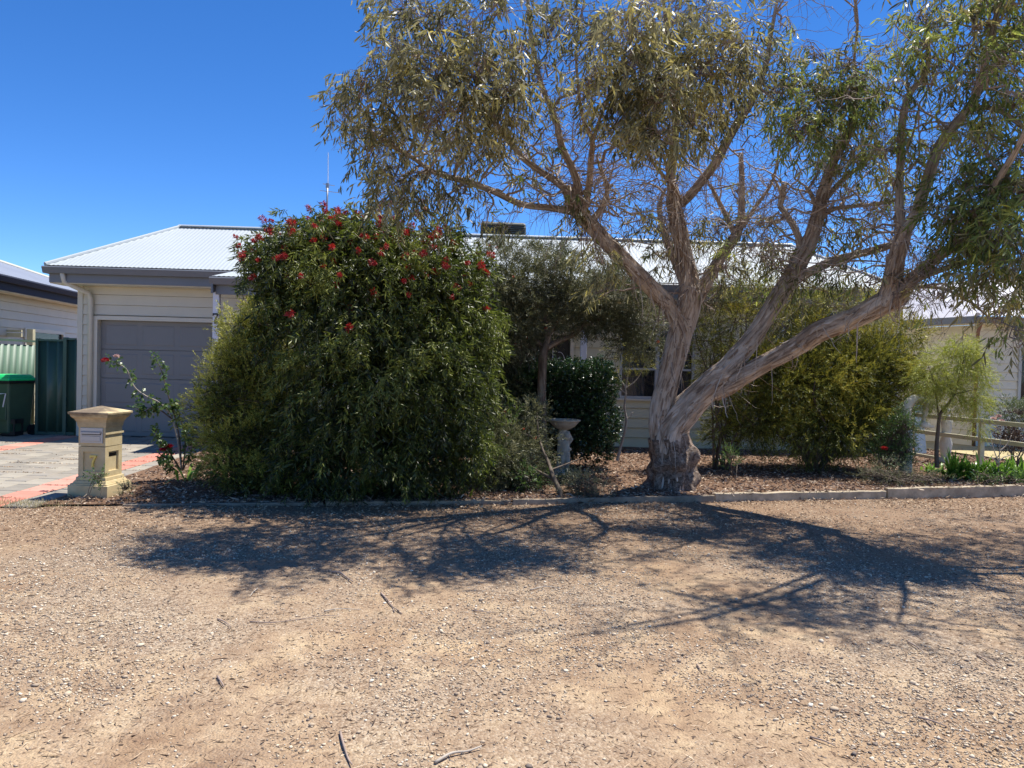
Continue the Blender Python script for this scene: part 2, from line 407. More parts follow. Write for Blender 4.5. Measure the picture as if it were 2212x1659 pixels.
# ------------------------------------------------------------------ house
HC = P(165, 942, 13.85); HC.z = 0.0
HT = rad(2.0)
house = thing('house', 'cream weatherboard house with off-white corrugated roof behind the gum tree', 'house', HC, HT)
Hinv = (Matrix.Translation(HC) @ Matrix.Rotation(HT, 4, 'Z')).inverted()
def HL(u, v, yl=0.0):
    o = Hinv @ CAM; d = Hinv.to_3x3() @ ray(u, v); t = (yl - o.y) / d.y; p = o + d * t
    return p.x, p.z
def hx(u, v=800, yl=0.0): return HL(u, v, yl)[0]
def hzz(u, v, yl=0.0): return HL(u, v, yl)[1]
xr = hx(1945)                       # right corner of the front wall
EV_Y = -.55; EV_Z = hzz(495, 583, EV_Y) ; EV_Z = .5*(EV_Z + hzz(1893, 628, EV_Y))
xl_e = hx(90, 567, EV_Y); xr_e = hx(1962, 630, EV_Y)
x_go = hx(218, 800, .12); x_gr = x_go + 2.75; z_gt = hzz(300, 693, .0)
# backing walls (dark core) behind the boards
core = MB(); core.box(.02, xr-.02, .16, .22, 0, 2.85); core.box(.02, .1, .22, 6.8, 0, 2.9); core.box(xr-.1, xr-.02, .22, 6.8, 0, 2.9); core.box(.02, xr-.02, 6.8, 6.9, 0, 2.9)
core.build('wall_core', M['cream'], house)
BH = .182
def boards(x0, x1, z0, z1, holes, mat, yf=0.0, parent=house, axis=None, bh=BH):
    z = z0; first = True
    while z < z1 - .01:
        zt = min(z + bh, z1)
        segs = [(x0, x1)]
        for hx0, hx1, hz0, hz1 in holes:
            if hz1 > z + .01 and hz0 < zt - .01:
                ns = []
                for a, b in segs:
                    if hx0 > a: ns.append((a, min(b, hx0)))
                    if hx1 < b: ns.append((max(a, hx1), b))
                segs = [s for s in ns if s[1]-s[0] > .02]
        for a, b in segs:
            mb = MB(); mb.prism([(yf-.004, z+.003), (yf-.004, z+.008), (yf+.018, zt-.002), (yf+.05, zt-.002), (yf+.05, z+.003)], a, b, 'x')
            mb.build('weatherboard', mat, parent)
        z = zt
GT = (x_go-.10, x_gr+.10, 0, z_gt+.06)
win1 = (hx(1338, 800), hx(1500, 800), hzz(1420, 862), hzz(1420, 700))
win2 = (hx(1685, 800), hx(1850, 800), hzz(1760, 868), hzz(1760, 668))
fdoor = (hx(1150, 800), hx(1238, 800), 0.12, 2.2)
soff = EV_Z - .33
xm = x_gr + .6
boards(.09, xm, .10, 2.80, [GT], M['cream'])
boards(xm, xr-.09, .10, 2.80, [win1, win2, fdoor], M['olive'])
m = MB(); m.box(-.0, .09, -.015, .05, .08, 2.8); m.box(-.0, .03, .05, 6.8, .08, 2.8); m.build('corner_trim', M['trim'], house)
m = MB(); m.box(xr-.09, xr, -.015, .05, .08, 2.8); m.box(xr-.03, xr, .05, 6.8, .08, 2.8); m.build('corner_trim', M['trim'], house)
# side wall boards as real laps (left and right ends)
for k in range(15):
    z = .10 + BH*k
    for sx, nm in ((-.012, 0), (xr-.028, 1)):
        mb = MB(); mb.box(sx, sx+.04, .08, 6.8, z+.003, z+BH-.003); mb.build('weatherboard', M['cream'], house)
# garage door
m = MB(); m.box(x_go-.09, x_go, -.03, .16, .08, z_gt+.07); m.build('door_jamb', M['trim'], house)
m = MB(); m.box(x_gr, x_gr+.09, -.03, .16, .08, z_gt+.07); m.build('door_jamb', M['trim'], house)
m = MB(); m.box(x_go, x_gr, -.032, .16, z_gt, z_gt+.075); m.build('door_head', M['trim'], house)
gd = MB(); gd.box(x_go, x_gr, .125, .155, .09, z_gt); gd = gd.build('garage_door', M['door'], house)
rh = (z_gt - .10) / 4
for r_ in range(4):
    z0 = .10 + rh*r_ + .004; z1 = z0 + rh - .008
    mb = MB(); mb.box(x_go+.004, x_gr-.004, .098, .126, z0, z1); mb.build('panel', M['door'], gd, bevel=.004)
    for c_ in range(4):
        a = x_go + .08 + (x_gr-x_go-.1)/4*c_; b = a + (x_gr-x_go-.1)/4 - .08
        mb = MB()
        mb.frustum(b-a, b-a-.05, 0, .007, z1-z0-.14, z1-z0-.19)
        vs = [((a+b)/2 + x, .0985 - z, (z0+z1)/2 + y) for x, y, z in mb.v]
        q = MB(); q.add(vs, mb.f); q.build('raised_field', M['door'], gd)
m = MB(); m.bar(((x_go+x_gr)/2-.07, .085, .42), ((x_go+x_gr)/2+.07, .085, .42), .02, .03); m.box((x_go+x_gr)/2-.06, (x_go+x_gr)/2-.045, .08, .10, .405, .435); m.box((x_go+x_gr)/2+.045, (x_go+x_gr)/2+.06, .08, .10, .405, .435); m.build('handle', M['black'], gd)
m = MB(); m.box(x_go, x_gr, .10, .13, .085, .10); m.build('door_seal', M['black'], gd)
# downpipe
dpx = hx(195, 800, -.05)
m = MB(); m.tube([(dpx, -.06, .12), (dpx, -.06, 2.55), (dpx-.02, -.10, 2.66), (dpx-.28, -.42, 2.82), (dpx-.28, -.48, EV_Z-.1)], .045, 12)
m.build('downpipe', M['cream'], house, smooth=True)
# eave: fascia, gutter, soffit
def eave(x0, x1, y, z, name='gutter', parent=house, mg=M['gutter'], mf=M['gutter'], soffit=True, ydeep=.55):
    g = MB(); g.prism([(y, z), (y-.015, z-.02), (y+.0, z-.055), (y+.025, z-.12), (y+.11, z-.12), (y+.12, z-.03), (y+.11, z-.03), (y+.10, z-.11), (y+.035, z-.11), (y+.012, z-.05), (y+.01, z)], x0, x1, 'x')
    g.build('gutter', mg, parent)
    f = MB(); f.box(x0+.06, x1-.06, y+.122, y+.15, z-.27, z-.035); f.build('fascia', mf, parent)
    if soffit:
        s_ = MB(); s_.box(x0+.06, x1-.06, y+.15, y+ydeep+.05, z-.285, z-.27); s_.build('soffit', M['trim'], parent)
x_v0 = hx(452, 603, -1.62); x_v1 = hx(1285, 622, -1.62)
eave(xl_e, x_v0+.25, EV_Y, EV_Z); eave(x_v1-.1, xr_e, EV_Y, EV_Z)
for xe, sg in ((xl_e, 1), (xr_e, -1)):
    g = MB(); a, b = (xe, xe+.11*sg) if sg > 0 else (xe-.11, xe)
    g.box(a, b, EV_Y+.12, 6.9, EV_Z-.12, EV_Z-.005); g.build('gutter', M['gutter'], house)
    g = MB(); q = xe + .13*sg; g.box(min(q, q+.03), max(q, q+.03), EV_Y+.15, 6.9, EV_Z-.27, EV_Z-.03); g.build('fascia', M['gutter'], house)
    g = MB(); x2 = 0 if sg > 0 else xr; g.box(min(xe+.1*sg, x2), max(xe+.1*sg, x2), EV_Y+.152, 6.9, EV_Z-.289, EV_Z-.272); g.build('soffit', M['trim'], house)
# roof planes
xrl, _ = 0, 0
RD = 2.42; RZ = EV_Z + .466*RD
yr = EV_Y + RD
xr0 = hx(392, 494, yr); xr1 = hx(1705, 540, yr)
AMP = .0032; WL = .076
def corr(name, x0, x1, bot, top, mat, parent, step=WL/6):
    """corrugated sheet: bot(x), top(x) -> (y,z)"""
    n = int((x1-x0)/step) + 1; X = np.linspace(x0, x1, n); V = []; T = []
    for i, x in enumerate(X):
        o = AMP*math.cos(2*PI*x/WL)
        b, t = bot(x), top(x); V += [(x, b[0], b[1]+o), (x, t[0], t[1]+o)]
        if i: k = 2*i; T += [(k-2, k, k+1), (k-2, k+1, k-1)]
    return tri_mesh(name, V, T, mat, parent, smooth=True)
def top_main(x):
    if x < xr0: t = (x - xl_e)/(xr0 - xl_e)
    elif x > xr1: t = (xr_e - x)/(xr_e - xr1)
    else: t = 1
    return (EV_Y + .04 + (RD-.04)*t, EV_Z + .02 + .466*RD*t)
corr('roof', xl_e+.02, xr_e-.02, lambda x: (EV_Y+.04, EV_Z+.02), top_main, M['roof'], house)
yb = yr + RD + 2.4
m = MB(); m.add([(xl_e, EV_Y+.04, EV_Z), (xr0, yr, RZ+.0), (xr0, yr+.8, RZ), (xl_e, 7.0, EV_Z)], [(0, 1, 2, 3)]); m.add([(xr_e, EV_Y+.04, EV_Z), (xr1, yr, RZ), (xr1, yr+.8, RZ), (xr_e, 7.0, EV_Z)], [(0, 3, 2, 1)])
m.add([(xr0, yr, RZ-.01), (xr1, yr, RZ-.01), (xr1, yr+.8, RZ-.01), (xr0, yr+.8, RZ-.01)], [(0, 1, 2, 3)]); m.add([(xr0, yr+.8, RZ-.01), (xr1, yr+.8, RZ-.01), (xr_e, 7.0, EV_Z), (xl_e, 7.0, EV_Z)], [(0, 1, 2, 3)])
m.build('rear_roof', M['roof'], house)
m = MB(); m.tube([(xr0-.05, yr, RZ+.012), (xr1+.05, yr, RZ+.012)], .05, 10); m.bar((xr0, yr-.07, RZ+.012), (xr1, yr-.07, RZ+.012), .11, .012); m.build('ridge_cap', M['roof'], house)
m = MB(); m.tube([(xl_e+.03, EV_Y+.05, EV_Z+.03), (xr0, yr, RZ+.02)], .04, 8); m.build('hip_cap', M['roof'], house)
m = MB(); m.tube([(xr_e-.03, EV_Y+.05, EV_Z+.03), (xr1, yr, RZ+.02)], .04, 8); m.build('hip_cap', M['roof'], house)
# verandah roof
VY = -1.62; VZ = hzz(700, 606, VY)
corr('verandah_roof', x_v0+.02, x_v1-.02, lambda x: (VY+.04, VZ+.03), lambda x: (EV_Y+.06, EV_Z+.008), M['roof'], house)
eave(x_v0, x_v1, VY, VZ+.012, soffit=False)
for x_ in (x_v0+.02, x_v1-.05):
    m = MB(); m.add([(x_, VY+.02, VZ+.0), (x_, EV_Y, EV_Z-.0), (x_, EV_Y, EV_Z-.2), (x_, VY+.02, VZ-.25), (x_+.03, VY+.02, VZ), (x_+.03, EV_Y, EV_Z), (x_+.03, EV_Y, EV_Z-.2), (x_+.03, VY+.02, VZ-.25)],
          [(0,1,2,3), (7,6,5,4), (0,4,5,1), (1,5,6,2), (2,6,7,3), (3,7,4,0)]); m.build('barge_board', M['gutter'], house)
m = MB(); m.box(x_v0+.05, x_v1-.06, VY+.16, -.02, VZ-.16, VZ-.145); m.build('verandah_ceiling', M['trim'], house)
pz = hx(468, 700, VY+.2)
for x_ in (pz, pz+2.6, hx(1262, 700, VY+.2)):
    m = MB(); m.box(x_-.05, x_+.05, VY+.15, VY+.25, .05, VZ-.2); m.build('verandah_post', M['white'], house, bevel=.006)
m = MB(); xx = hx(1245, 700, VY+.2); m.box(hx(1190, 650, VY+.2), xx, VY+.18, VY+.20, VZ-.36, VZ-.26); m.build('verandah_valance', M['trim'], house)
# text helper: flat raised digits
def text_obj(name, txt, size, mat, parent, loc, rot, ext=.003, xs=1):
    poly = [(-.28, .5), (-.28, .24), (-.21, .24), (-.15, .35), (.12, .35), (-.02, .08), (-.10, -.20), (-.13, -.5), (.03, -.5), (.05, -.22), (.11, .04), (.30, .40), (.30, .5)]
    m = MB(); n = len(poly); m.add([(x*size*xs, -ext, z*size) for x, z in poly] + [(x*size*xs, ext, z*size) for x, z in poly], [tuple(range(n))[::-1], tuple(range(n, 2*n))] + [(i, (i+1) % n, (i+1) % n+n, i+n) for i in range(n)])
    o = m.build(name, mat, parent); o.location = loc; return o
text_obj('house_number', '7', .17, M['black'], house, (pz, VY+.144, hzz(467, 688, VY+.15)), None)
# windows
def window(wn, cols_, transom, name='window', parent=house, curtain=True):
    x0, x1, z0, z1 = wn
    f = MB(); t = .045
    f.box(x0, x1, -.02, .10, z0, z0+t); f.box(x0, x1, -.02, .10, z1-t, z1); f.box(x0, x0+t, -.02, .10, z0+t, z1-t); f.box(x1-t, x1, -.02, .10, z0+t, z1-t)
    fr = f.build('window', M['frame'], parent)
    g = MB(); g.box(x0-.05, x1+.05, -.045, .03, z0-.035, z0-.002); g.build('sill', M['trim'], fr)
    for i in range(1, cols_):
        xm_ = x0 + (x1-x0)*i/cols_; g = MB(); g.box(xm_-.035, xm_+.035, -.018, .09, z0+t, z1-t); g.build('mullion', M['frame'], fr)
    for i in range(cols_):
        a = x0 + (x1-x0)*i/cols_ + (.035 if i else t); b = x0 + (x1-x0)*(i+1)/cols_ - (.035 if i < cols_-1 else t)
        if transom: g = MB(); g.box(a, b, -.015, .085, transom-.018, transom+.018); g.build('transom', M['frame'], fr)
        for za, zb in (((z0+t, transom-.018), (transom+.018, z1-t)) if transom else ((z0+t, z1-t),)):
            g = MB(); g.box(a+.001, b-.001, .04, .045, za+.001, zb-.001); g.build('pane', M['glass'], fr)
    if curtain:
        n = 80; V = []; T = []
        for half in range(2):
            xa, xb = (x0+.05, x0+(x1-x0)*.36) if half == 0 else (x0+(x1-x0)*.60, x1-.05)
            base = len(V)
            for i in range(n):
                x = xa + (xb-xa)*i/(n-1); y = .115 + .022*math.sin(i*.75 + math.sin(i*.21)*2)
                V += [(x, y, z0+.04), (x, y, z1-.03)]
                if i: k = base+2*i; T += [(k-2, k, k+1), (k-2, k+1, k-1)]
        tri_mesh('curtain', V, T, M['curtain'], fr, smooth=True)
    g = MB(); g.box(x0, x1, .150, .158, z0, z1); g.build('dark_room', M['dark'], fr)
window(win1, 2, hzz(1420, 798)); window(win2, 2, hzz(1760, 798))
# front door with scrolled security screen
fx0, fx1, fz0, fz1 = fdoor
m = MB(); m.box(fx0-.0, fx0+.06, -.02, .14, fz0, fz1); m.box(fx1-.06, fx1, -.02, .14, fz0, fz1); m.box(fx0+.06, fx1-.06, -.02, .14, fz1-.06, fz1); fd = m.build('front_door', M['trim'], house)
m = MB(); m.box(fx0+.06, fx1-.06, .08, .12, fz0, fz1-.06); m.build('door_leaf', M['black'], fd)
for k in range(2):
    for sg in (-1, 1):
        pts = []
        cx_ = (fx0+fx1)/2; cz_ = 1.05 + k*.6
        for i in range(40):
            t = i/39; a = t*PI*2.6; r_ = .03 + .10*t
            pts.append((cx_ + sg*(.13 - .0 + r_*math.cos(a)*.8), .055, cz_ + r_*math.sin(a)*1.4))
        m = MB(); m.tube(pts, .006, 5); m.build('scroll', M['white'], fd)
m = MB(); m.box((fx0+fx1)/2-.008, (fx0+fx1)/2+.008, .048, .062, fz0, fz1-.06); m.build('screen_bar', M['white'], fd)
# rooftop cooler and antenna
cl = P(1086, 515, HC.y + yr + .9); cl.z = RZ - .05
cooler = thing('rooftop_cooler', 'weathered evaporative cooler with louvred sides sitting behind the roof ridge', 'air cooler', cl, HT)
cw = .96; m = MB(); m.frustum(cw, cw, 0, .10, cw, cw); m.build('base_tray', M['cooler'], cooler, bevel=.03)
m = MB(); m.frustum(cw*.9, cw*.9, .10, .34, cw*.9, cw*.9); m.build('pad_housing', M['dark'], cooler)
for k in range(6):
    m = MB(); zz = .105 + .038*k; m.frustum(cw*1.0, cw*.95, zz, zz+.02, cw*1.0, cw*.95); m.build('louvre', M['cooler'], cooler)
m = MB(); m.frustum(cw*1.02, cw*.92, .34, .40, cw*1.02, cw*.92); m.frustum(cw*.9, cw*.5, .401, .43, cw*.9, cw*.5); m.build('lid', M['cooler'], cooler, bevel=.04)
ab = P(706, 480, HC.y + yr + .3); ab.z = RZ
ant = thing('roof_antenna', 'thin grey antenna mast rising behind the bottlebrush above the roof', 'antenna', ab)
zt = P(710, 330, HC.y + yr + .3).z - RZ
m = MB(); m.tube([(0, 0, 0), (0, 0, zt*.62)], .02, 8); m.build('mast', M['antenna'], ant, smooth=True)
m = MB(); m.tube([(0.01, 0, zt*.6), (.0, 0, zt)], .009, 6); m.build('whip', M['white'], ant)
zc = P(706, 412, HC.y + yr + .3).z - RZ
for dzc, L in ((0, .26), (.14, .16)):
    m = MB(); m.tube([(-L*.6, 0, zc+dzc), (L*.9, .02, zc+dzc-.03)], .007, 5); m.build('element', M['antenna'], ant)
m = MB(); m.box(-.03, .03, -.03, .03, zt*.56, zt*.62); m.build('clamp', M['antenna'], ant)

# ------------------------------------------------------------------ left neighbour
A = P(-160, 548, 12.6); B = P(163, 630, 18.8); A.z = B.z = .5*(P(0, 590, 14.9).z + P(163, 630, 18.8).z)
dirL = Vector((B.x-A.x, B.y-A.y, 0)); LL_ = dirL.length; dirL.normalize(); angL = math.atan2(dirL.y, dirL.x)
nb = thing('neighbour_house', 'neighbouring weatherboard house with mid grey roof and navy gutter beyond green fence', 'house', (A.x, A.y, 0), angL)
L2 = LL_ + 3.2; zg = A.z
def eave2(x0, x1, z, parent, mg, mf, fd=.28):
    g = MB(); g.prism([(0, z), (-.015, z-.02), (0, z-.055), (.025, z-.12), (.11, z-.12), (.12, z)], x0, x1, 'x'); g.build('gutter', mg, parent)
    g = MB(); g.box(x0, x1, .121, .15, z-fd, z-.02); g.build('fascia', mf, parent)
    g = MB(); g.box(x0, x1, .15, .52, z-fd-.015, z-fd); g.build('soffit', M['trim'], parent)
eave2(-1, L2, zg, nb, M['navy'], M['navy'])
wl = (hx(0), 0, 0, 0)
# window position along that wall
def along(u, v, A_, ang, off):
    o = Matrix.Rotation(-ang, 3, 'Z') @ (CAM - Vector((A_.x, A_.y, 0))); d = Matrix.Rotation(-ang, 3, 'Z') @ ray(u, v); t = (off - o.y)/d.y; p = o + d*t
    return p.x, p.z
wx0, wz1 = along(56, 716, A, angL, .5); wx1, _ = along(135, 716, A, angL, .5)
wn = (wx0, wx1, wz1-1.2, wz1)
boards(-1, L2, .1, zg-.3, [wn], M['cream'], .5, nb)
m = MB(); m.box(-1, L2, .552, .62, 0, zg); m.box(L2-.05, L2, .62, 7, 0, zg); m.box(-1, -.95, .62, 7, 0, zg); m.build('wall_core', M['cream'], nb)
x0, x1, z0, z1 = wn; m = MB(); m.box(x0-.08, x1+.08, .475, .549, z1, z1+.08); m.box(x0-.08, x0, .475, .549, z0, z1); m.box(x1, x1+.08, .475, .549, z0, z1); fr = m.build('window', M['trim'], nb)
m = MB(); m.box(x0, x1, .53, .54, z0, z1); m.build('pane', M['glass'], fr)
m = MB(); m.box(x0, x1, .545, .55, z0, z1); m.build('dark_room', M['dark'], fr)
rp = 2.2
def nroof(name, Lx0, Lx1, z, depth, rise, mat, parent, hip0, hip1):
    def tp(x):
        t = 1
        if hip1 and x > Lx1 - hip1: t = (Lx1 - x)/hip1
        if hip0 and x < Lx0 + hip0: t = (x - Lx0)/hip0
        return (.04 + depth*t, z + .02 + rise*t)
    corr(name, Lx0, Lx1, lambda x: (.03, z+.015), tp, mat, parent, WL/4)
    mb = MB(); mb.add([(Lx0+hip0, depth+.04, z+.02+rise), (Lx1-hip1, depth+.04, z+.02+rise), (Lx1, 2*depth, z), (Lx0, 2*depth, z)], [(0, 1, 2, 3)])
    mb.add([(Lx1, .04, z), (Lx1, 2*depth, z), (Lx1-hip1, depth+.04, z+rise)], [(0, 1, 2)]); mb.add([(Lx0, .04, z), (Lx0, 2*depth, z), (Lx0+hip0, depth+.04, z+rise)], [(0, 1, 2)])
    mb.build('rear_roof', mat, parent)
    if hip1: mb = MB(); mb.tube([(Lx1, .04, z+.02), (Lx1-hip1, depth+.04, z+.03+rise)], .045, 8); mb.build('hip_cap', M['trim'], parent)
nroof('roof', -1, L2+.3, zg, 3.0, 1.02, M['roof_grey'], nb, .1, 2.4)

# cream rail/porch trim of the neighbour
pp = P(0, 716, 13.9)
pp = P(0, 716, 16.4)
prl = thing('neighbour_rail', 'sunlit cream handrail end showing above the green fence at far left', 'rail', (pp.x-.9, 16.4, 0))
m = MB(); zr = P(20, 714, 16.4).z; m.box(-.6, 1.35, 0, .05, zr-.03, zr+.02); m.box(-.6, 1.35, 0, .05, zr-.13, zr-.05); m.build('rail', M['rail'], prl)
m = MB(); xq = P(64, 712, 16.4).x - (pp.x-.9); m.box(xq-.05, xq+.08, -.02, .07, 0.1, zr+.04); m.build('post', M['rail'], prl)

# ------------------------------------------------------------------ green steel fence
def sheet(x0, x1, z0, z1, y, mat, parent, name='panel', pitch=.19):
    prof = []; x = x0
    while x < x1:
        for dx, dy in ((0, 0), (.12, 0), (.145, -.03), (.165, -.03)):
            if x+dx <= x1: prof.append((x+dx, y+dy))
        x += pitch
    prof.append((x1, y))
    V = []; T = []
    for i, (a, b) in enumerate(prof):
        V += [(a, b, z0), (a, b, z1)]
        if i: k = 2*i; T += [(k-2, k, k+1), (k-2, k+1, k-1)]
    o = tri_mesh(name, V, T, mat, parent); s_ = o.modifiers.new('thickness', 'SOLIDIFY'); s_.thickness = .002; return o
FY = 13.92
fence = thing('steel_fence', 'dark green ribbed steel gate fence in shade between side fence and garage', 'fence', (P(78, 800, FY).x, FY, 0))
ox = P(78, 800, FY).x
def fx(u): return P(u, 800, FY).x - ox
ztop = P(120, 733, FY).z
for a, b, zt_ in ((85, 140, ztop), (146, 163, ztop+.03)):
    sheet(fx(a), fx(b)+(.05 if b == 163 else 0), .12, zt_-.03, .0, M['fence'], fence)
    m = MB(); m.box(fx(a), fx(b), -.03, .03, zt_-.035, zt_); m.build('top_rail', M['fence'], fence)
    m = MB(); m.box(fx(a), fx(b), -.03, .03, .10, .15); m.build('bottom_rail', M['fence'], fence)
for a, b, zt_ in ((79, 85, ztop+.01), (138.5, 146, ztop+.04)):
    m = MB(); m.box(fx(a), fx(b), -.045, .045, .08, zt_); m.build('post', M['fence'], fence, bevel=.005)
p0 = P(78, 800, 15.6); p1 = Vector((p0.x + .02, p0.y - 5.2, 0))
ang = math.atan2(p0.y-p1.y, p0.x-p1.x); LF = (Vector((p0.x, p0.y, 0)) - p1).length
sf = thing('side_fence', 'sunlit pale green ribbed steel side fence at the left edge', 'fence', p1, ang)
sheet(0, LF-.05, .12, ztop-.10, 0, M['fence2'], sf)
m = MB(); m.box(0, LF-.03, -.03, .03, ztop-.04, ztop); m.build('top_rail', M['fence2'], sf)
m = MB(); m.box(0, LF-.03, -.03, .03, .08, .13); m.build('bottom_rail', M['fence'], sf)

# ------------------------------------------------------------------ bins and bits
def wheelie_bin(loc, rz, label):
    t = thing('wheelie_bin', label, 'bin', loc, rz)
    m = MB(); m.frustum(.44, .54, .06, .96, .50, .62); m.build('body', M['bin'], t, bevel=.03)
    m = MB(); m.frustum(.40, .44, .30, .80, .03, .03, 0, -.282); m.build('front_bulge', M['fence2'] if False else M['bin'], t, bevel=.012)
    m = MB(); m.frustum(.60, .62, .94, .985, .68, .70); m.build('rim', M['black'], t, bevel=.01)
    m = MB(); m.frustum(.61, .58, .987, 1.04, .70, .66); m.frustum(.54, .46, 1.041, 1.095, .60, .5, 0, 0); m.build('lid', M['lid'], t, bevel=.015)
    m = MB(); m.tube([(-.26, .36, .99), (-.26, .42, .97), (.26, .42, .97), (.26, .36, .99)], .014, 8); m.build('handle', M['black'], t)
    for s_ in (-1, 1):
        m = MB(); m.tube([(s_*.24, .24, .1), (s_*.30, .24, .1)], .1, 16); m.build('wheel', M['black'], t)
    return t
bp = G(36, 944, .10); wb = wheelie_bin((bp.x-.36, bp.y+.33, .085), rad(-8), 'dark green wheelie bin with bright green lid and white number 7')
def strokes(name, pts, r, mat, parent):
    m = MB(); m.tube(pts, r, 6); return m.build(name, mat, parent)
strokes('number', [(.10, -.315, .76), (.215, -.316, .765), (.15, -.30, .53)], .011, M['white'], wb)
strokes('number_stroke', [(-.26, -.312, .73), (-.12, -.312, .73)], .013, M['white'], wb)
cp = G(106, 930, .10)
cr = thing('plastic_crate', 'small black plastic crate on the paving beside the green bin', 'crate', (cp.x, 13.55, .1))
m = MB(); m.frustum(.22, .24, 0, .02, .22, .24); m.build('base', M['black'], cr)
for s_ in (-1, 1):
    m = MB(); m.box(-.12, .12, s_*.115-.006, s_*.115+.006, .02, .08); m.box(-.12, .12, s_*.115-.006, s_*.115+.006, .22, .30); m.build('side', M['black'], cr)
    m = MB(); m.box(s_*.115-.006, s_*.115+.006, -.10, .10, .02, .08); m.box(s_*.115-.006, s_*.115+.006, -.10, .10, .22, .30); m.build('side', M['black'], cr)
for sx_ in (-1, 0, 1):
    for s_ in (-1, 1): m = MB(); m.box(sx_*.1-.012, sx_*.1+.012, s_*.115-.005, s_*.115+.005, .08, .22); m.build('upright', M['black'], cr)

# ------------------------------------------------------------------ letterbox
ml = thing('letterbox', 'yellow sandstone pillar letterbox with number 7 beside the driveway', 'letterbox', (-4.50, 8.43, 0.0), rad(-5))
m = MB(); m.box(-.25, .25, -.25, .25, -.02, .012); m.build('footing', M['concrete'], ml, bevel=.004)
m = MB(); m.frustum(.45, .45, .012, .155); m.build('plinth', M['stone'], ml, bevel=.006)
m = MB()
for a, b, z0, z1 in ((.42, .415, .155, .172), (.385, .36, .172, .20), (.345, .335, .20, .238)): m.frustum(a, b, z0, z1-.0005)
m.build('base_moulding', M['stone'], ml, bevel=.004)
# lower block with recessed panels (frame pieces round a recess)
s = .305; h = s/2
def ringblock(z0, z1, open_, name):
    m = MB(); m.box(-h+.02, h-.02, -h+.02, h-.02, z0, z1)
    for ang_ in range(4):
        fr = open_.get(ang_)
        q = MB()
        if fr is None: q.box(-h, h, -h, -h+.0205, z0, z1)
        else:
            a, b, c, d = fr
            q.box(-h, a, -h, -h+.0205, z0, z1); q.box(b, h, -h, -h+.0205, z0, z1); q.box(a, b, -h, -h+.0205, z0, c); q.box(a, b, -h, -h+.0205, d, z1)
            e = .008   # chamfered reveal
        for v in range(len(q.v)):
            x, y, z = q.v[v]; c_, s_ = math.cos(ang_*PI/2), math.sin(ang_*PI/2)
            k = .9995 if ang_ % 2 else 1
            q.v[v] = ((x*c_-y*s_)*k, (x*s_+y*c_)*k, z)
        m.add(q.v, q.f)
    return m.build(name, M['stone'], ml)
ringblock(.238, .565, {0: (-.10, .10, .30, .51), 1: (-.09, .09, .30, .51)}, 'lower_block')
ringblock(.572, .775, {}, 'upper_block')
m = MB(); m.box(h-.0, h+.012, -h-.012, h+.012, .70, .722); m.build('band', M['stone'], ml)
m = MB(); prof = [(.31, .775), (.32, .79), (.335, .83), (.37, .865), (.41, .885), (.425, .90), (.425, .915)]
for (a, z0), (b, z1) in zip(prof, prof[1:]): m.frustum(a, b, z0, z1)
m.build('cornice', M['stone'], ml)
m = MB(); m.frustum(.455, .462, .9155, .938); m.frustum(.462, .02, .9382, 1.0); m.build('cap', M['stone'], ml, bevel=.003)
m = MB(); m.box(-.128, .128, -h-.012, -h-.001, .605, .77); pl = m.build('letter_plate', M['plate'], ml, bevel=.003)
m = MB(); m.box(-.108, .108, -h-.016, -h-.0121, .695, .715); m.build('slot', M['black'], pl)
m = MB(); m.prism([(-h-.013, .715), (-h-.032, .706), (-h-.032, .722), (-h-.013, .735)], -.112, .112, 'x'); m.build('slot_hood', M['plate'], pl)
m = MB(); m.frustum(.21, .20, 0, .006, .06, .05); vs = [(x, -h-.0125-z, .655+y) for x, y, z in m.v]; q = MB(); q.add(vs, m.f); q.build('flap', M['plate'], pl)
m = MB(); m.box(h-.0195, h-.018, -.075, .075, .455, .49); m.build('paper_slot', M['black'], ml)
text_obj('number', '7', .125, M['gold'], ml, (.010, -h+.010, .41), None, .012, 1.0)

# ------------------------------------------------------------------ timber edging
cuts = [(262, 1096, .03), (700, 1093, .035), (1105, 1090, .05), (1543, 1082, .07), (1916, 1078, .10), (2330, 1070, .15)]
edging = thing('timber_edging', 'long line of weathered timber sleepers edging the garden bed', 'garden edging', (G(1105, 1090).x, G(1105, 1090).y, 0))
eo = edging.location
for i in range(len(cuts)-1):
    a = G(*cuts[i][:2]); b = G(*cuts[i+1][:2]); hh = (cuts[i+1][2] if i > 2 else cuts[i+1][2]); n = 14
    mb = MB(); w_ = .05 if i < 3 else .075
    d = (b-a).normalized(); nrm = Vector((-d.y, d.x, 0)); pr = []
    jog = (.03 if i == 2 else 0)
    V = []
    for k in range(n+1):
        p = a + d*.012 + (b-a-d*.024)*k/n; wv = .012*noise.noise(Vector((p.x*1.3, i*7, 0))); zt_ = hh*(.88+.12*k/n) + .013*noise.noise(Vector((p.x*4, i, 3)))
        for o_, z_ in ((wv-jog, -.05), (wv-jog, zt_-.006), (wv+.006-jog, zt_), (wv+w_-.006-jog, zt_), (wv+w_-jog, zt_-.006), (wv+w_-jog, -.05)):
            q = p + nrm*o_; V.append((q.x-eo.x, q.y-eo.y, z_))
    F_ = [(k*6+j, k*6+(j+1) % 6, (k+1)*6+(j+1) % 6, (k+1)*6+j) for k in range(n) for j in range(6)] + [tuple(range(6))[::-1], tuple(range(n*6, n*6+6))]
    mb.add(V, F_); mb.build('sleeper', M['timber2'] if i in (4, 3) else M['timber'], edging)

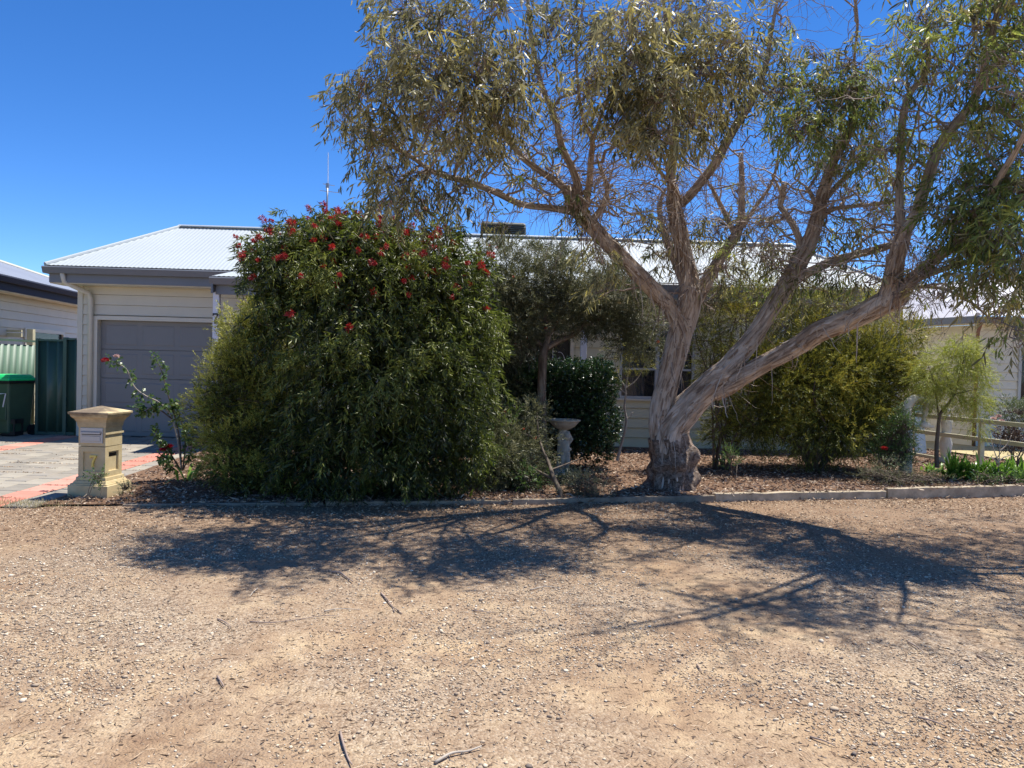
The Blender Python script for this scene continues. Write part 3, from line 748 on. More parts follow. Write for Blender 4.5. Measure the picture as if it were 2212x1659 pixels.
# ------------------------------------------------------------------ vegetation machinery
def unit(a): return a / (np.linalg.norm(a, axis=-1, keepdims=True) + 1e-9)
def leaf_arrays(p, d, L, W, curl, long=False, rs=R):
    """p base points, d unit directions -> vertices, triangles"""
    n = len(p); rnd = rs.normal(size=(n, 3)); s = unit(np.cross(d, rnd)); up = np.cross(s, d)
    L = L[:, None]; W = W[:, None]; g = np.array([0, 0, -1.0])
    if long:
        c = curl[:, None] * L
        b0 = p; m1 = p + d*L*.3 + up*c*.35; m2 = p + d*L*.68 + up*c*.45; tip = p + d*L
        V = np.stack([b0, m1-s*W*.5, m1+s*W*.5, m2-s*W*.42, m2+s*W*.42, tip], 1)
        t = np.array([[0, 1, 2], [1, 3, 2], [2, 3, 4], [3, 5, 4]])
    else:
        m = p + d*L*.5; f = up*(curl[:, None]*L)
        V = np.stack([p, m-s*W*.5+f, p+d*L, m+s*W*.5+f], 1)
        t = np.array([[0, 1, 2], [0, 2, 3]])
    k = V.shape[1]
    T = (np.arange(n)*k)[:, None, None] + t[None]
    return V.reshape(-1, 3), T.reshape(-1, 3), k
def shoots(org, dr, SL, nl, L, W, ang=.9, droop=.3, gdir=.3, long=False, curl=.12, var=None, rs=R, vspread=.18, star=1):
    """leaves round shoots; org,dr (n,3). returns V,T,var"""
    n = len(org); t = np.tile(np.linspace(.08, 1, nl)**star, (n, 1)) + rs.uniform(-.04, .04, (n, nl))
    SLv = (SL*rs.uniform(.6, 1.3, n))[:, None, None]
    pos = org[:, None] + dr[:, None]*SLv*t[..., None] + np.array([0, 0, -1.0])*droop*SLv*(t**2)[..., None]
    tang = unit(dr[:, None] + np.array([0, 0, -2.0])*droop*t[..., None])
    rnd = rs.normal(size=(n, nl, 3)); side = unit(np.cross(tang, rnd))
    a = ang*rs.uniform(.6, 1.25, (n, nl, 1))
    ld = unit(tang*np.cos(a) + side*np.sin(a) + np.array([0, 0, -gdir]))
    Ls = L*rs.uniform(.5, 1.4, n*nl); Ws = W*rs.uniform(.7, 1.25, n*nl)
    V, T, k = leaf_arrays(pos.reshape(-1, 3), ld.reshape(-1, 3), Ls, Ws, rs.uniform(-curl, curl, n*nl), long, rs)
    if var is None: var = rs.uniform(0, 1, n)
    vv = np.clip(var[:, None] + rs.normal(0, vspread, (n, nl)), 0, 1).reshape(-1)
    return V, T, np.repeat(vv, k)
def cat(parts):
    V = []; T = []; W = []; o = 0
    for v, t, w_ in parts: V.append(v); T.append(t+o); W.append(w_); o += len(v)
    return np.concatenate(V), np.concatenate(T), np.concatenate(W)
def clump_noise(p, s, seed):
    return np.array([noise.noise(Vector((a*s+seed, b*s, c*s-seed))) for a, b, c in p])
def blob_points(blobs, n, shell=.55, seed=1, lump=.22, zmin=None):
    """points in a union of ellipsoids (cx,cy,cz,rx,ry,rz[,weight]); outer shell favoured; lumpy outline"""
    rs = np.random.RandomState(seed); out = []; nr = []
    wts = np.array([(b[3]*b[4]*b[5])**(2/3)*(b[6] if len(b) > 6 else 1) for b in blobs]); wts /= wts.sum()
    for b, w_ in zip(blobs, wts):
        k = int(n*w_)+1; d = unit(rs.normal(size=(k, 3)))
        r = 1 - (1-shell)*rs.uniform(0, 1, k)**1.4
        ln = clump_noise(d*1.0, 2.3, seed+b[0]*3.1); r = r*(1 + lump*2*ln)
        p = np.array(b[:3]) + d*np.array(b[3:6])*r[:, None]
        out.append(p); nr.append(unit(d/np.array(b[3:6])))
    p = np.concatenate(out); d = np.concatenate(nr)
    if zmin is not None: k = p[:, 2] > zmin; p, d = p[k], d[k]
    return p, d
def catmull(pts, sub=5):
    pts = [Vector(p) for p in pts]; out = []
    P_ = [pts[0]*2-pts[1]] + pts + [pts[-1]*2-pts[-2]]
    for i in range(1, len(P_)-2):
        a, b, c, d = P_[i-1:i+3]
        for k in range(sub):
            t = k/sub
            out.append(.5*((2*b) + (c-a)*t + (2*a-5*b+4*c-d)*t*t + (3*b-a-3*c+d)*t**3))
    out.append(pts[-1]); return out
def bark_tube(name, pts, rs_, mat, parent, k=20, rough=.10, sub=6, seed=0, loc=(0, 0, 0), knots=0.0):
    """limb with fibrous ridged bark geometry and UVs running along it"""
    P_ = catmull([p for p in pts], sub); n = len(P_)
    rr = np.interp(np.linspace(0, len(rs_)-1, n), range(len(rs_)), rs_)
    V = []; UV = []; ref = None; dist = 0; lo = Vector(loc)
    for i, p in enumerate(P_):
        d = (P_[min(i+1, n-1)] - P_[max(i-1, 0)]).normalized()
        if i: dist += (p-P_[i-1]).length
        if ref is None: ref = d.orthogonal().normalized()
        a = (ref - d*ref.dot(d)).normalized(); ref = a; b = d.cross(a)
        for j in range(k+1):
            t = 2*PI*(j % k)/k; cs, sn = math.cos(t), math.sin(t)
            r = rr[i]; f = noise.noise(Vector((cs*2.6+seed, sn*2.6, dist*1.6)))*rough*1.3 + noise.noise(Vector((cs*6+seed, sn*6, dist*3.2)))*rough*.7
            f += .022*noise.noise(Vector((cs*r*95+seed, sn*r*95, dist*2.2))) if r > .05 else 0
            f += knots*max(0, noise.noise(Vector((cs*1.5+seed*2, sn*1.5, dist*5)))) 
            r *= 1 + f
            V.append(p + (a*cs+b*sn)*r - lo); UV.append((j/k*max(.5, rr[i]*6), dist))
    K = k+1; T = []
    for i in range(n-1):
        for j in range(k):
            q = i*K+j; T += [(q, q+1, q+K+1), (q, q+K+1, q+K)]
    V.append(P_[-1]-lo); UV.append((0, dist)); c = len(V)-1
    for j in range(k): T.append(((n-1)*K+j, (n-1)*K+j+1, c))
    return tri_mesh(name, [tuple(v) for v in V], T, mat, parent, uv=UV, smooth=True)
def thin_tubes(paths, k=3):
    """many thin tubes in one array; paths: list of (pts(n,3), r0, r1)"""
    VV = []; TT = []; o = 0
    for pts, r0, r1 in paths:
        pts = np.asarray(pts, float); n = len(pts); d = np.gradient(pts, axis=0); d = unit(d)
        ref = np.array([.31, .52, .79]); a = unit(np.cross(d, ref)); b = np.cross(d, a); r = np.linspace(r0, r1, n)[:, None]
        ring = [pts + (a*math.cos(2*PI*j/k)+b*math.sin(2*PI*j/k))*r for j in range(k)]
        V = np.stack(ring, 1).reshape(-1, 3)
        i, j = np.meshgrid(np.arange(n-1), np.arange(k), indexing='ij'); i = i.ravel(); j = j.ravel(); j2 = (j+1) % k
        T = np.concatenate([np.stack([i*k+j, i*k+j2, (i+1)*k+j2], 1), np.stack([i*k+j, (i+1)*k+j2, (i+1)*k+j], 1)])
        VV.append(V); TT.append(T+o); o += len(V)
    return np.concatenate(VV), np.concatenate(TT)
def arc(a, b, sag=0.0, jit=.03, n=6, rs=R):
    t = np.linspace(0, 1, n)[:, None]; a = np.asarray(a, float); b = np.asarray(b, float)
    p = a*(1-t)+b*t; p[:, 2] += sag*4*(t*(1-t))[:, 0]
    p[1:-1] += rs.normal(0, jit, (n-2, 3)); return p

# leaf materials
LM = {}
LM['gum'] = leafmat('gum_leaf', [(.04, .04, .022), (.12, .12, .055), (.25, .22, .11), (.44, .41, .24), (.62, .53, .15)], .45, .38, (.42, .38, .11), .4)
LM['gumgreen'] = leafmat('gum_leaf_green', [(.035, .055, .022), (.10, .14, .042), (.20, .25, .065), (.34, .38, .11), (.52, .54, .12)], .45, .40, (.42, .50, .08), .4)
LM['bottle'] = leafmat('bottlebrush_leaf', [(.016, .024, .008), (.060, .078, .018), (.15, .18, .032), (.32, .34, .07)], .42, .3, (.22, .30, .03))
LM['yellow'] = leafmat('golden_tip_leaf', [(.035, .042, .010), (.15, .17, .028), (.40, .41, .06), (.66, .62, .12)], .5, .25, (.30, .28, .04))
LM['grev'] = leafmat('grevillea_leaf', [(.06, .065, .035), (.13, .135, .065), (.21, .21, .11), (.34, .32, .19)], .5, .22, (.24, .26, .08))
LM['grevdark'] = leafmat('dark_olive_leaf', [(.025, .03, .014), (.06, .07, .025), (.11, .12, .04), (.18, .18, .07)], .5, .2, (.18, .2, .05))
LM['hedge'] = leafmat('hedge_leaf', [(.010, .022, .010), (.018, .042, .014), (.03, .065, .02), (.05, .10, .03)], .3, .15, (.08, .18, .03), .6)
LM['wattle'] = leafmat('bronze_wattle_leaf', [(.04, .05, .012), (.16, .19, .03), (.36, .37, .05), (.64, .55, .09)], .5, .28, (.34, .28, .04))
LM['lime'] = leafmat('lime_feather_leaf', [(.22, .26, .05), (.38, .42, .08), (.55, .55, .12)], .5, .35, (.55, .58, .09))
LM['rose'] = leafmat('rose_leaf', [(.03, .07, .02), (.07, .13, .035), (.15, .22, .07)], .38, .3, (.20, .34, .06))
LM['strap'] = leafmat('strap_leaf', [(.06, .15, .02), (.15, .30, .035), (.32, .45, .08)], .35, .3, (.22, .40, .05))
LM['sage'] = leafmat('grey_green_leaf', [(.10, .14, .07), (.17, .21, .11), (.27, .30, .17)], .5, .25)
LM['purple'] = leafmat('purple_brown_leaf', [(.03, .02, .016), (.07, .045, .035), (.12, .08, .05)], .5, .2, (.12, .06, .04))
LM['redflower'] = leafmat('red_filament', [(.20, .008, .014), (.36, .016, .022), (.52, .05, .035)], .5, .3, (.6, .05, .03))
LM['orangeflower'] = leafmat('orange_flower', [(.42, .06, .03), (.55, .14, .06)], .5, .3, (.6, .15, .05))
LM['pinkflower'] = leafmat('pale_pink_petal', [(.55, .30, .28), (.70, .52, .48)], .5, .3, (.7, .5, .45))
LM['whiteflower'] = leafmat('white_petal', [(.6, .6, .55), (.72, .72, .66)], .5, .3, (.7, .7, .6))
LM['crimson'] = leafmat('crimson_petal', [(.22, .006, .02), (.36, .012, .03)], .4, .2, (.4, .02, .03))
LM['dry'] = speck('dry_leaf', [(.12, .065, .038), (.28, .175, .10), (.52, .38, .24), (.70, .57, .40)], .8)

# ------------------------------------------------------------------ gum tree
TB = P(1451, 1050, 9.75)
gum = thing('gum_tree', 'large spreading gum tree with forked leaning trunk and peeling bark', 'tree', (TB.x, TB.y, .05))
gl = gum.location
def lim(name, pts, rs_, mat='gumbark', k=18, rough=.10, sub=6, knots=0.0, seed=0):
    return bark_tube(name, [P(*q) for q in pts], rs_, M[mat], gum, k, rough, sub, seed, gl, knots)
limbs = {
 'T': ([(1449, 1078, 9.72), (1451, 1050, 9.72), (1452, 1015, 9.72), (1450, 975, 9.70), (1444, 940, 9.68)], [.31, .285, .25, .235, .22]),
 'L': ([(1446, 985, 9.68), (1436, 940, 9.67), (1430, 900, 9.65), (1434, 860, 9.62), (1444, 820, 9.6), (1454, 780, 9.56), (1465, 740, 9.52), (1476, 700, 9.48), (1487, 655, 9.42), (1494, 615, 9.35)], [.19, .175, .155, .145, .14, .138, .14, .145, .14, .125]),
 'LL': ([(1474, 715, 9.45), (1458, 682, 9.40), (1440, 655, 9.33), (1415, 630, 9.2), (1382, 597, 9.0), (1345, 558, 8.85), (1309, 521, 8.7), (1280, 490, 8.6), (1255, 465, 8.52), (1238, 440, 8.48), (1222, 405, 8.4)], [.11, .105, .10, .098, .092, .085, .085, .085, .08, .07, .05]),
 'LLa': ([(1250, 462, 8.5), (1225, 455, 8.45), (1186, 449, 8.35), (1126, 441, 8.2), (1063, 412, 8.05), (1003, 391, 7.9), (940, 373, 7.75), (887, 338, 7.6), (834, 310, 7.5), (799, 282, 7.4), (760, 262, 7.3)], [.045, .04, .036, .034, .033, .032, .025, .02, .016, .012, .006]),
 'LLb': ([(1222, 408, 8.4), (1200, 390, 8.3), (1172, 373, 8.2), (1126, 338, 8.0), (1098, 299, 7.9), (1065, 260, 7.8), (1020, 215, 7.65), (960, 150, 7.5), (900, 80, 7.4)], [.045, .04, .036, .03, .026, .023, .018, .013, .006]),
 'LLc': ([(1250, 445, 8.48), (1244, 384, 8.3), (1214, 317, 8.1), (1200, 257, 7.9), (1172, 190, 7.75), (1151, 105, 7.6), (1140, 0, 7.5), (1120, -120, 7.4)], [.05, .042, .036, .03, .026, .022, .018, .01]),
 'LLd': ([(1262, 455, 8.5), (1272, 400, 8.4), (1277, 340, 8.25), (1279, 303, 8.15), (1262, 262, 8.0), (1250, 200, 7.8), (1245, 100, 7.6), (1262, 0, 7.4)], [.045, .036, .032, .028, .02, .016, .012, .008]),
 'LLe': ([(1278, 310, 8.15), (1294, 262, 8.05), (1320, 190, 7.8), (1350, 110, 7.6), (1370, 20, 7.5)], [.02, .018, .014, .010, .006]),
 'LLf': ([(1275, 480, 8.6), (1300, 450, 8.6), (1312, 410, 8.6), (1300, 370, 8.6), (1290, 340, 8.6)], [.04, .036, .03, .02, .01]),
 'C': ([(1492, 625, 9.38), (1482, 570, 9.3), (1472, 520, 9.2), (1462, 475, 9.1), (1456, 440, 9.05), (1454, 405, 8.95)], [.115, .098, .09, .088, .085, .06]),
 'Ca': ([(1456, 425, 9.0), (1450, 400, 8.9), (1453, 350, 8.75), (1458, 295, 8.6), (1461, 234, 8.35), (1455, 150, 8.1), (1440, 60, 7.9), (1425, -60, 7.7)], [.055, .048, .046, .042, .036, .028, .02, .012]),
 'Cb': ([(1470, 442, 9.05), (1492, 420, 8.95), (1520, 385, 8.85), (1547, 350, 8.75), (1570, 305, 8.6), (1596, 262, 8.5), (1624, 218, 8.35), (1652, 150, 8.2), (1668, 60, 8.0), (1690, -60, 7.9)], [.05, .052, .052, .054, .05, .045, .038, .028, .02, .01]),
 'Cc': ([(1466, 430, 9.0), (1452, 400, 8.8), (1425, 370, 8.6), (1400, 330, 8.4), (1390, 260, 8.1), (1400, 180, 7.8)], [.03, .026, .02, .018, .014, .008]),
 'Pl': ([(1486, 640, 9.4), (1472, 600, 9.45), (1452, 550, 9.5), (1435, 505, 9.5), (1426, 470, 9.5), (1428, 430, 9.5), (1438, 408, 9.45)], [.06, .052, .048, .042, .032, .022, .012]),
 'Rs': ([(1496, 655, 9.45), (1512, 632, 9.5), (1534, 594, 9.6), (1560, 552, 9.7), (1585, 515, 9.8), (1600, 480, 9.85), (1602, 440, 9.85), (1602, 380, 9.8), (1600, 330, 9.75)], [.10, .088, .078, .07, .065, .055, .042, .036, .028]),
 'Rb': ([(1588, 510, 9.8), (1570, 470, 9.8), (1550, 430, 9.7), (1535, 400, 9.6)], [.035, .032, .026, .018]),
 'Rc': ([(1605, 490, 9.85), (1632, 447, 9.8), (1669, 391, 9.7), (1683, 318, 9.6), (1690, 260, 9.5)], [.028, .024, .018, .012, .006]),
 'RR': ([(1440, 975, 9.66), (1450, 925, 9.62), (1478, 888, 9.55), (1515, 850, 9.45), (1548, 820, 9.35), (1572, 797, 9.28)], [.18, .18, .175, .165, .165, .14]),
 'U': ([(1535, 835, 9.4), (1575, 790, 9.25), (1603, 758, 9.18), (1632, 722, 9.1), (1665, 668, 9.0), (1707, 600, 8.9), (1743, 536, 8.8), (1765, 470, 8.7), (1778, 415, 8.6), (1800, 350, 8.5), (1835, 280, 8.35), (1850, 200, 8.2), (1845, 130, 8.1)], [.13, .125, .115, .108, .10, .095, .09, .08, .062, .048, .035, .024, .01]),
 'Us': ([(1735, 548, 8.82), (1722, 505, 8.75), (1700, 465, 8.7), (1684, 444, 8.68)], [.045, .038, .034, .03]),
 'Ut': ([(1684, 446, 8.68), (1690, 420, 8.65), (1694, 398, 8.65)], [.03, .034, .032]),
 'Uu': ([(1765, 450, 8.7), (1752, 420, 8.65), (1742, 405, 8.6)], [.03, .024, .02]),
 'Uv': ([(1690, 430, 8.66), (1680, 400, 8.6), (1668, 380, 8.6)], [.018, .014, .01]),
 'Ux': ([(1772, 445, 8.65), (1800, 410, 8.6), (1830, 380, 8.5), (1870, 350, 8.4), (1900, 310, 8.3)], [.035, .03, .026, .02, .01]),
 'Uy': ([(1774, 470, 8.7), (1800, 452, 8.6), (1850, 445, 8.5), (1900, 440, 8.4), (1940, 430, 8.3)], [.028, .024, .022, .018, .01]),
 'U2': ([(1712, 610, 8.9), (1740, 592, 8.85), (1765, 580, 8.8), (1800, 563, 8.7), (1842, 552, 8.6), (1898, 538, 8.4), (1935, 528, 8.2)], [.06, .055, .05, .047, .042, .04, .03]),
 'W': ([(1540, 845, 9.38), (1575, 828, 9.3), (1603, 812, 9.2), (1663, 779, 9.0), (1723, 747, 8.8), (1770, 716, 8.6), (1842, 688, 8.35), (1900, 660, 8.15), (1935, 640, 8.05), (1948, 625, 8.0)], [.12, .12, .108, .102, .104, .115, .108, .118, .125, .09]),
 'V': ([(1915, 660, 8.1), (1925, 625, 8.05), (1929, 600, 8.0), (1935, 560, 7.92), (1945, 525, 7.85), (1955, 488, 7.8)], [.115, .10, .092, .084, .082, .07]),
 'Va': ([(1948, 510, 7.84), (1944, 470, 7.8), (1943, 414, 7.75), (1945, 349, 7.7), (1950, 257, 7.6), (1966, 201, 7.5), (1998, 161, 7.45), (2006, 108, 7.4), (2000, 50, 7.35)], [.045, .042, .04, .036, .034, .032, .026, .018, .008]),
 'Vb': ([(1955, 500, 7.8), (1977, 464, 7.75), (2003, 391, 7.65), (2026, 322, 7.55), (2059, 273, 7.45), (2090, 238, 7.35), (2115, 190, 7.25), (2135, 110, 7.1), (2160, 0, 7.0), (2180, -120, 6.8)], [.06, .058, .056, .052, .046, .042, .036, .03, .024, .012]),
 'Xg': ([(2240, 400, 6.7), (2400, 300, 6.8), (2560, 180, 7.0), (2700, 60, 7.2)], [.04, .034, .026, .01]), 'Xh': ([(2210, 566, 6.8), (2380, 430, 6.9), (2560, 320, 7.4), (2740, 240, 8.0)], [.03, .028, .02, .01]), 'Vg': ([(2088, 240, 7.4), (2200, 60, 7.3), (2360, -160, 7.4), (2500, -380, 7.6)], [.035, .03, .022, .01]), 'Vh': ([(2150, -40, 7.0), (2060, -260, 6.2), (1900, -560, 5.6)], [.026, .02, .008]),
 'Vc': ([(2080, 248, 7.4), (2120, 232, 7.3), (2167, 243, 7.2), (2215, 275, 7.1), (2290, 290, 7.0)], [.028, .024, .022, .02, .01]),
 'X': ([(1935, 640, 8.05), (1962, 610, 7.9), (1990, 585, 7.8), (2029, 552, 7.6), (2080, 520, 7.3), (2150, 470, 7.0), (2240, 400, 6.7)], [.08, .068, .062, .056, .048, .038, .02]),
 'Xb': ([(1955, 622, 7.95), (2000, 595, 7.7), (2079, 569, 7.3), (2140, 563, 7.0), (2210, 566, 6.8), (2300, 580, 6.5)], [.035, .03, .027, .024, .02, .01]),
 'Xc': ([(1950, 628, 7.95), (1990, 620, 7.8), (2040, 625, 7.5), (2100, 655, 7.2), (2150, 700, 7.0)], [.022, .018, .015, .012, .006]),
 'Xd': ([(2040, 545, 7.55), (2090, 490, 7.2), (2150, 400, 6.8), (2240, 230, 6.3), (2330, -80, 5.7)], [.04, .036, .03, .024, .012]),
 'Xe': ([(2180, -120, 6.8), (2150, -260, 6.4), (2080, -420, 6.0), (1950, -600, 5.7)], [.03, .025, .02, .01]), 'Ve': ([(1845, 130, 8.1), (1850, 20, 7.8), (1800, -160, 7.3), (1700, -350, 6.9)], [.014, .014, .012, .008]),
}
big = {'T', 'L', 'LL', 'C', 'RR', 'U', 'W', 'V'}
greyset = {'U', 'Us', 'Ut', 'U2', 'Vb', 'Va', 'X', 'Xb', 'LLa', 'LLb', 'LLc', 'Ca', 'Cb', 'Uu', 'Ux', 'Uy'}
nodes = []
for i, (k_, (pts, rs_)) in enumerate(limbs.items()):
    nm = 'trunk' if k_ == 'T' else 'limb' if k_ in big else 'branch'
    lim(nm, pts, rs_, 'burl' if k_ == 'T' else 'greybark' if k_ in greyset else 'gumbark', (64 if k_ == 'T' else 44) if k_ in big else 12, .26 if k_ in ('T',) else .12 if k_ in big else .06, 8 if k_ in big else 5, {'T': .45, 'L': .08, 'RR': .10, 'W': .06}.get(k_, 0.03), i*3.7)
    if k_ not in ('T', 'L', 'RR'):
        C_ = catmull([P(*q) for q in pts], 4); rr = np.interp(np.linspace(0, len(rs_)-1, len(C_)), range(len(rs_)), rs_)
        for c_, r_ in zip(C_, rr):
            if r_ < .075: nodes.append((*c_, r_))
# burl at the foot
m = MB(); b0 = P(1478, 1000, 9.50)
rq = np.random.RandomState(8)
for k in range(6):
    a_ = rq.uniform(-PI*.80, -PI*.05); zz = rq.uniform(-.32, .16)
    m.ball((b0.x-.09-gl.x + .17*math.cos(a_), b0.y+.20-gl.y+.15*math.sin(a_), b0.z+zz-gl.z), rq.uniform(.06, .09), 34, (1, .85, rq.uniform(1.0, 1.7)))
for i, v in enumerate(m.v):
    vv = Vector(v); f = noise.noise_vector(vv*10)*.035 + noise.noise_vector(vv*26)*.014; m.v[i] = tuple(vv + f)
m.build('burl', M['burl'], gum, smooth=True)
nodes = np.array(nodes)

# foliage clusters: u, v, Y, ru, rv (pixels), number of shoots, leaf tone 0..1 (0 olive, 1 green)
CL = [
 (742,240,7.4,46,50,42,0),(790,190,7.4,55,45,44,0),(805,320,7.5,50,50,40,0),(845,395,7.6,50,42,42,0),(850,300,7.6,70,60,66,0),(860,190,7.5,70,60,66,0),(850,110,7.5,55,60,48,0),
 (870,30,7.4,70,50,62,0),(950,60,7.4,70,60,66,0),(940,150,7.5,70,60,74,0),(960,240,7.6,75,60,86,0),(1000,310,7.7,70,45,70,0),(1030,60,7.4,60,55,50,0),(1040,160,7.5,75,65,90,0),(1060,245,7.6,70,60,80,0),
 (860,430,7.7,60,45,44,0),(920,390,7.8,60,40,34,0),(815,440,7.8,30,26,14,0),(940,450,7.9,60,35,26,0),(1010,420,8,50,30,18,0),(1110,110,7.6,50,60,34,0),(1110,200,7.7,45,50,34,0),(1090,310,7.8,45,40,26,0),
 (1100,10,7.4,60,40,30,0),(1190,70,7.6,45,50,18,0),(1180,170,7.8,35,50,14,0),(1240,40,7.5,55,45,30,0),(1300,90,7.6,60,55,56,0),(1290,180,7.8,45,50,40,0),
 (1360,60,7.6,55,55,50,0),(1370,150,7.7,65,60,78,0),(1350,240,7.8,65,55,80,0),(1420,290,7.9,65,42,64,0),(1430,210,7.9,60,60,76,0),(1440,110,7.8,60,55,60,0),(1450,20,7.8,55,40,36,0),
 (1500,170,7.9,60,60,70,0),(1500,260,8,65,52,76,0),(1560,210,8.1,50,55,56,0),(1560,110,8,55,55,52,0),(1530,40,7.9,60,45,40,0),(1600,50,8,40,40,18,0),(1600,150,8.1,40,50,30,0),
 (1650,130,8.2,40,45,26,.3),(1690,200,8.2,50,50,42,.4),(1690,60,8.1,30,30,9,.3),(1740,130,8.2,45,40,34,.4),(1750,210,8.2,60,55,66,.7),(1740,280,8.3,60,50,66,1),(1810,150,8.2,50,45,44,.5),
 (1820,230,8.2,65,55,72,.8),(1810,310,8.3,60,45,56,1),(1870,190,8.2,45,45,38,.7),(1880,270,8.1,50,55,50,.8),(1870,350,8.1,45,45,34,.6),(1905,130,8.1,28,30,12,.8),(1930,330,7.8,45,50,36,.6),(1930,400,7.8,40,35,20,.6),
 (1995,50,7.4,42,38,44,.9),(1990,100,7.4,40,30,30,.9),(2000,170,7.5,30,40,12,.6),(1940,190,7.6,30,30,10,.5),(2050,150,7.3,30,50,16,.5),(2100,60,7.1,45,60,36,.5),(2170,30,7,55,50,52,.7),(2110,170,7.1,45,50,38,.6),(2180,130,7,55,60,64,.9),(2190,220,6.9,45,50,48,.9),
 (2060,300,7.3,40,40,20,.6),(2010,340,7.5,30,40,14,.6),(2120,320,7.1,50,50,36,.7),(2190,330,6.9,45,55,52,.8),(2080,390,7.2,60,45,52,.9),(2150,420,7,60,50,66,.9),(2210,430,6.8,45,60,56,.9),(2040,450,7.4,45,45,36,.8),(2110,480,7.1,60,45,62,.9),
 (2180,520,6.9,55,45,62,.9),(2060,530,7.2,45,35,32,.8),(2120,560,7,60,35,46,.8),(2200,600,6.8,50,45,52,.5),(2140,630,7,60,35,42,.3),(2080,640,7.3,45,30,26,.3),(2190,680,6.8,35,45,38,.3),(2150,700,6.9,35,35,24,.2),(2190,760,6.8,28,38,22,.2),
 (2010,660,7.6,40,28,12,.2),(1990,610,7.7,35,25,12,.5),(1870,600,8.3,50,28,18,.3),(1810,590,8.6,45,30,20,.3),(1850,500,8.4,45,35,18,.4),(1800,500,8.5,40,35,14,.4),(1895,470,8.2,35,30,12,.5),
 (1715,560,8.9,35,35,26,.2),(1700,610,9,38,35,26,.3),(1645,500,9.6,40,40,28,.2),(1640,560,9.7,45,38,26,.2),(1565,570,9.6,35,35,18,.2),(1540,500,9.5,40,40,30,.1),(1500,480,9.2,30,30,14,.1),(1440,500,9.5,45,35,26,.1),(1440,560,9.4,40,30,18,.1),
 (1380,480,9,40,30,16,.1),(1300,560,8.8,35,40,24,.1),(1265,520,8.7,35,40,26,.1),(1300,630,8.9,30,30,12,.1),(1255,430,8.5,40,30,16,.1),(1330,420,8.6,30,35,10,.1),(1600,420,9.6,30,30,10,.2),(1050,480,8.1,45,30,12,.1),
 (1590,600,9.6,30,25,10,.1),(1130,400,8.1,30,25,8,.1),(1195,330,8.1,28,30,8,.1),
]
# crown beyond the top and right of the picture (nearer the street): same tree, so its shade falls where the photograph has it
OFF = []
for x, y, z, n_ in ((3.3,5.9,5.3,34),(3.9,6.2,5.5,34),(2.9,6.4,5.2,24),(4.4,6.6,5.2,30),(5.0,6.0,5.0,34),(5.6,6.6,5.4,34),(5.2,7.3,5.8,30),(6.2,7.4,5.2,34),(6.0,5.7,4.6,30),(1.6,6.9,5.6,22),(2.4,7.2,5.9,26),(.8,7.3,5.9,24),(-.2,7.5,5.7,22),(3.4,7.6,6.2,30),(4.6,7.9,6.3,30),(6.8,6.6,4.9,30),(6.6,8.0,5.6,26),(7.2,7.4,4.4,26),(-1.0,7.6,5.5,18),(4.2,5.5,5.2,24),(5.4,5.3,4.8,26),(6.7,5.4,4.5,26),(6.6,7.6,4.6,34),(7.4,6.8,4.6,34),(7.9,7.8,4.4,30),(7.2,8.6,4.8,30),(8.3,8.9,4.6,26),(6.2,6.4,4.2,30),(7.6,5.9,4.2,26),(6.4,8.9,5.4,26),(8.6,6.9,4.0,26),(5.9,7.9,5.0,30),(7.0,9.6,5.0,22)):
    OFF.append((x, y, z, n_))
rs = np.random.RandomState(5)
tw = []; Sh_o = {0: [], 1: []}; Sh_d = {0: [], 1: []}; Sh_v = {0: [], 1: []}
def cluster(c, rx, ry, rz, ns, tone):
    c = np.array(c); d = np.linalg.norm((nodes[:, :3]-c)*np.array([1, 1, .8]), axis=1) + nodes[:, 3]*3 + np.maximum(0, nodes[:, 2]-c[2]-.1)*1.0
    nd = nodes[np.argmin(d)]; start = nd[:3]
    br = arc(start, c + np.array([0, 0, -.05]), .06, .035, 8, rs); r0 = min(.020, nd[3]*.75); tw.append((br, r0, .006))
    ctone = rs.uniform(.15, .75)
    nsub = max(2, ns//8); ends = []
    for i in range(nsub):
        q = c + unit(rs.normal(size=3))*np.array([rx, ry, rz])*rs.uniform(.4, .85)
        st = br[rs.randint(3, 8)]; a = arc(st, q, .05, .02, 6, rs); tw.append((a, .006, .003)); ends.append(a)
    for i in range(ns):
        a = ends[rs.randint(nsub)]; st = a[rs.randint(1, 6)]
        u_ = unit(rs.normal(size=3)); q = c + u_*np.array([rx, ry, rz])*rs.uniform(.35, 1.05)**.7
        q = st + (q-st)*min(1, .55/(np.linalg.norm(q-st)+.01))
        a2 = arc(st, q, .03, .012, 5, rs); tw.append((a2, .003, .0018))
        dirn = unit(q-st + np.array([0, 0, -.10]) + rs.normal(0, .12, 3)); g = int(rs.uniform() < tone)
        Sh_o[g].append(q - dirn*.05); Sh_d[g].append(dirn)
        lit = .34*max(0, u_[2]) - .10 + (.35 if rs.uniform() < .05 else 0)  # paints sunlight into leaf tone: paler towards each cluster's top, plus random pale shoots
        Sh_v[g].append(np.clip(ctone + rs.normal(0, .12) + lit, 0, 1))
for u, v, Y, ru, rv, ns, tone in CL:
    c = P(u, v, Y); s_ = Y/F_PX
    c = c + (CAM-c).normalized()*(.75 if 940 < u < 1650 and v < 300 else .35 if u < 1650 and v < 300 else 0) + (CAM-c).normalized()*rs.uniform(-.55, .6); s_ = (c-CAM).length/F_PX
    low = v > 545 and u > 1900
    if low: c = c + Vector((.06, 0, .14))
    k1 = .92 if low else 1.10
    cluster(c, ru*s_*k1, .42, rv*s_*k1*.95, int(ns*(.75 if low else .88 if u < 1100 else 1.0)), tone)
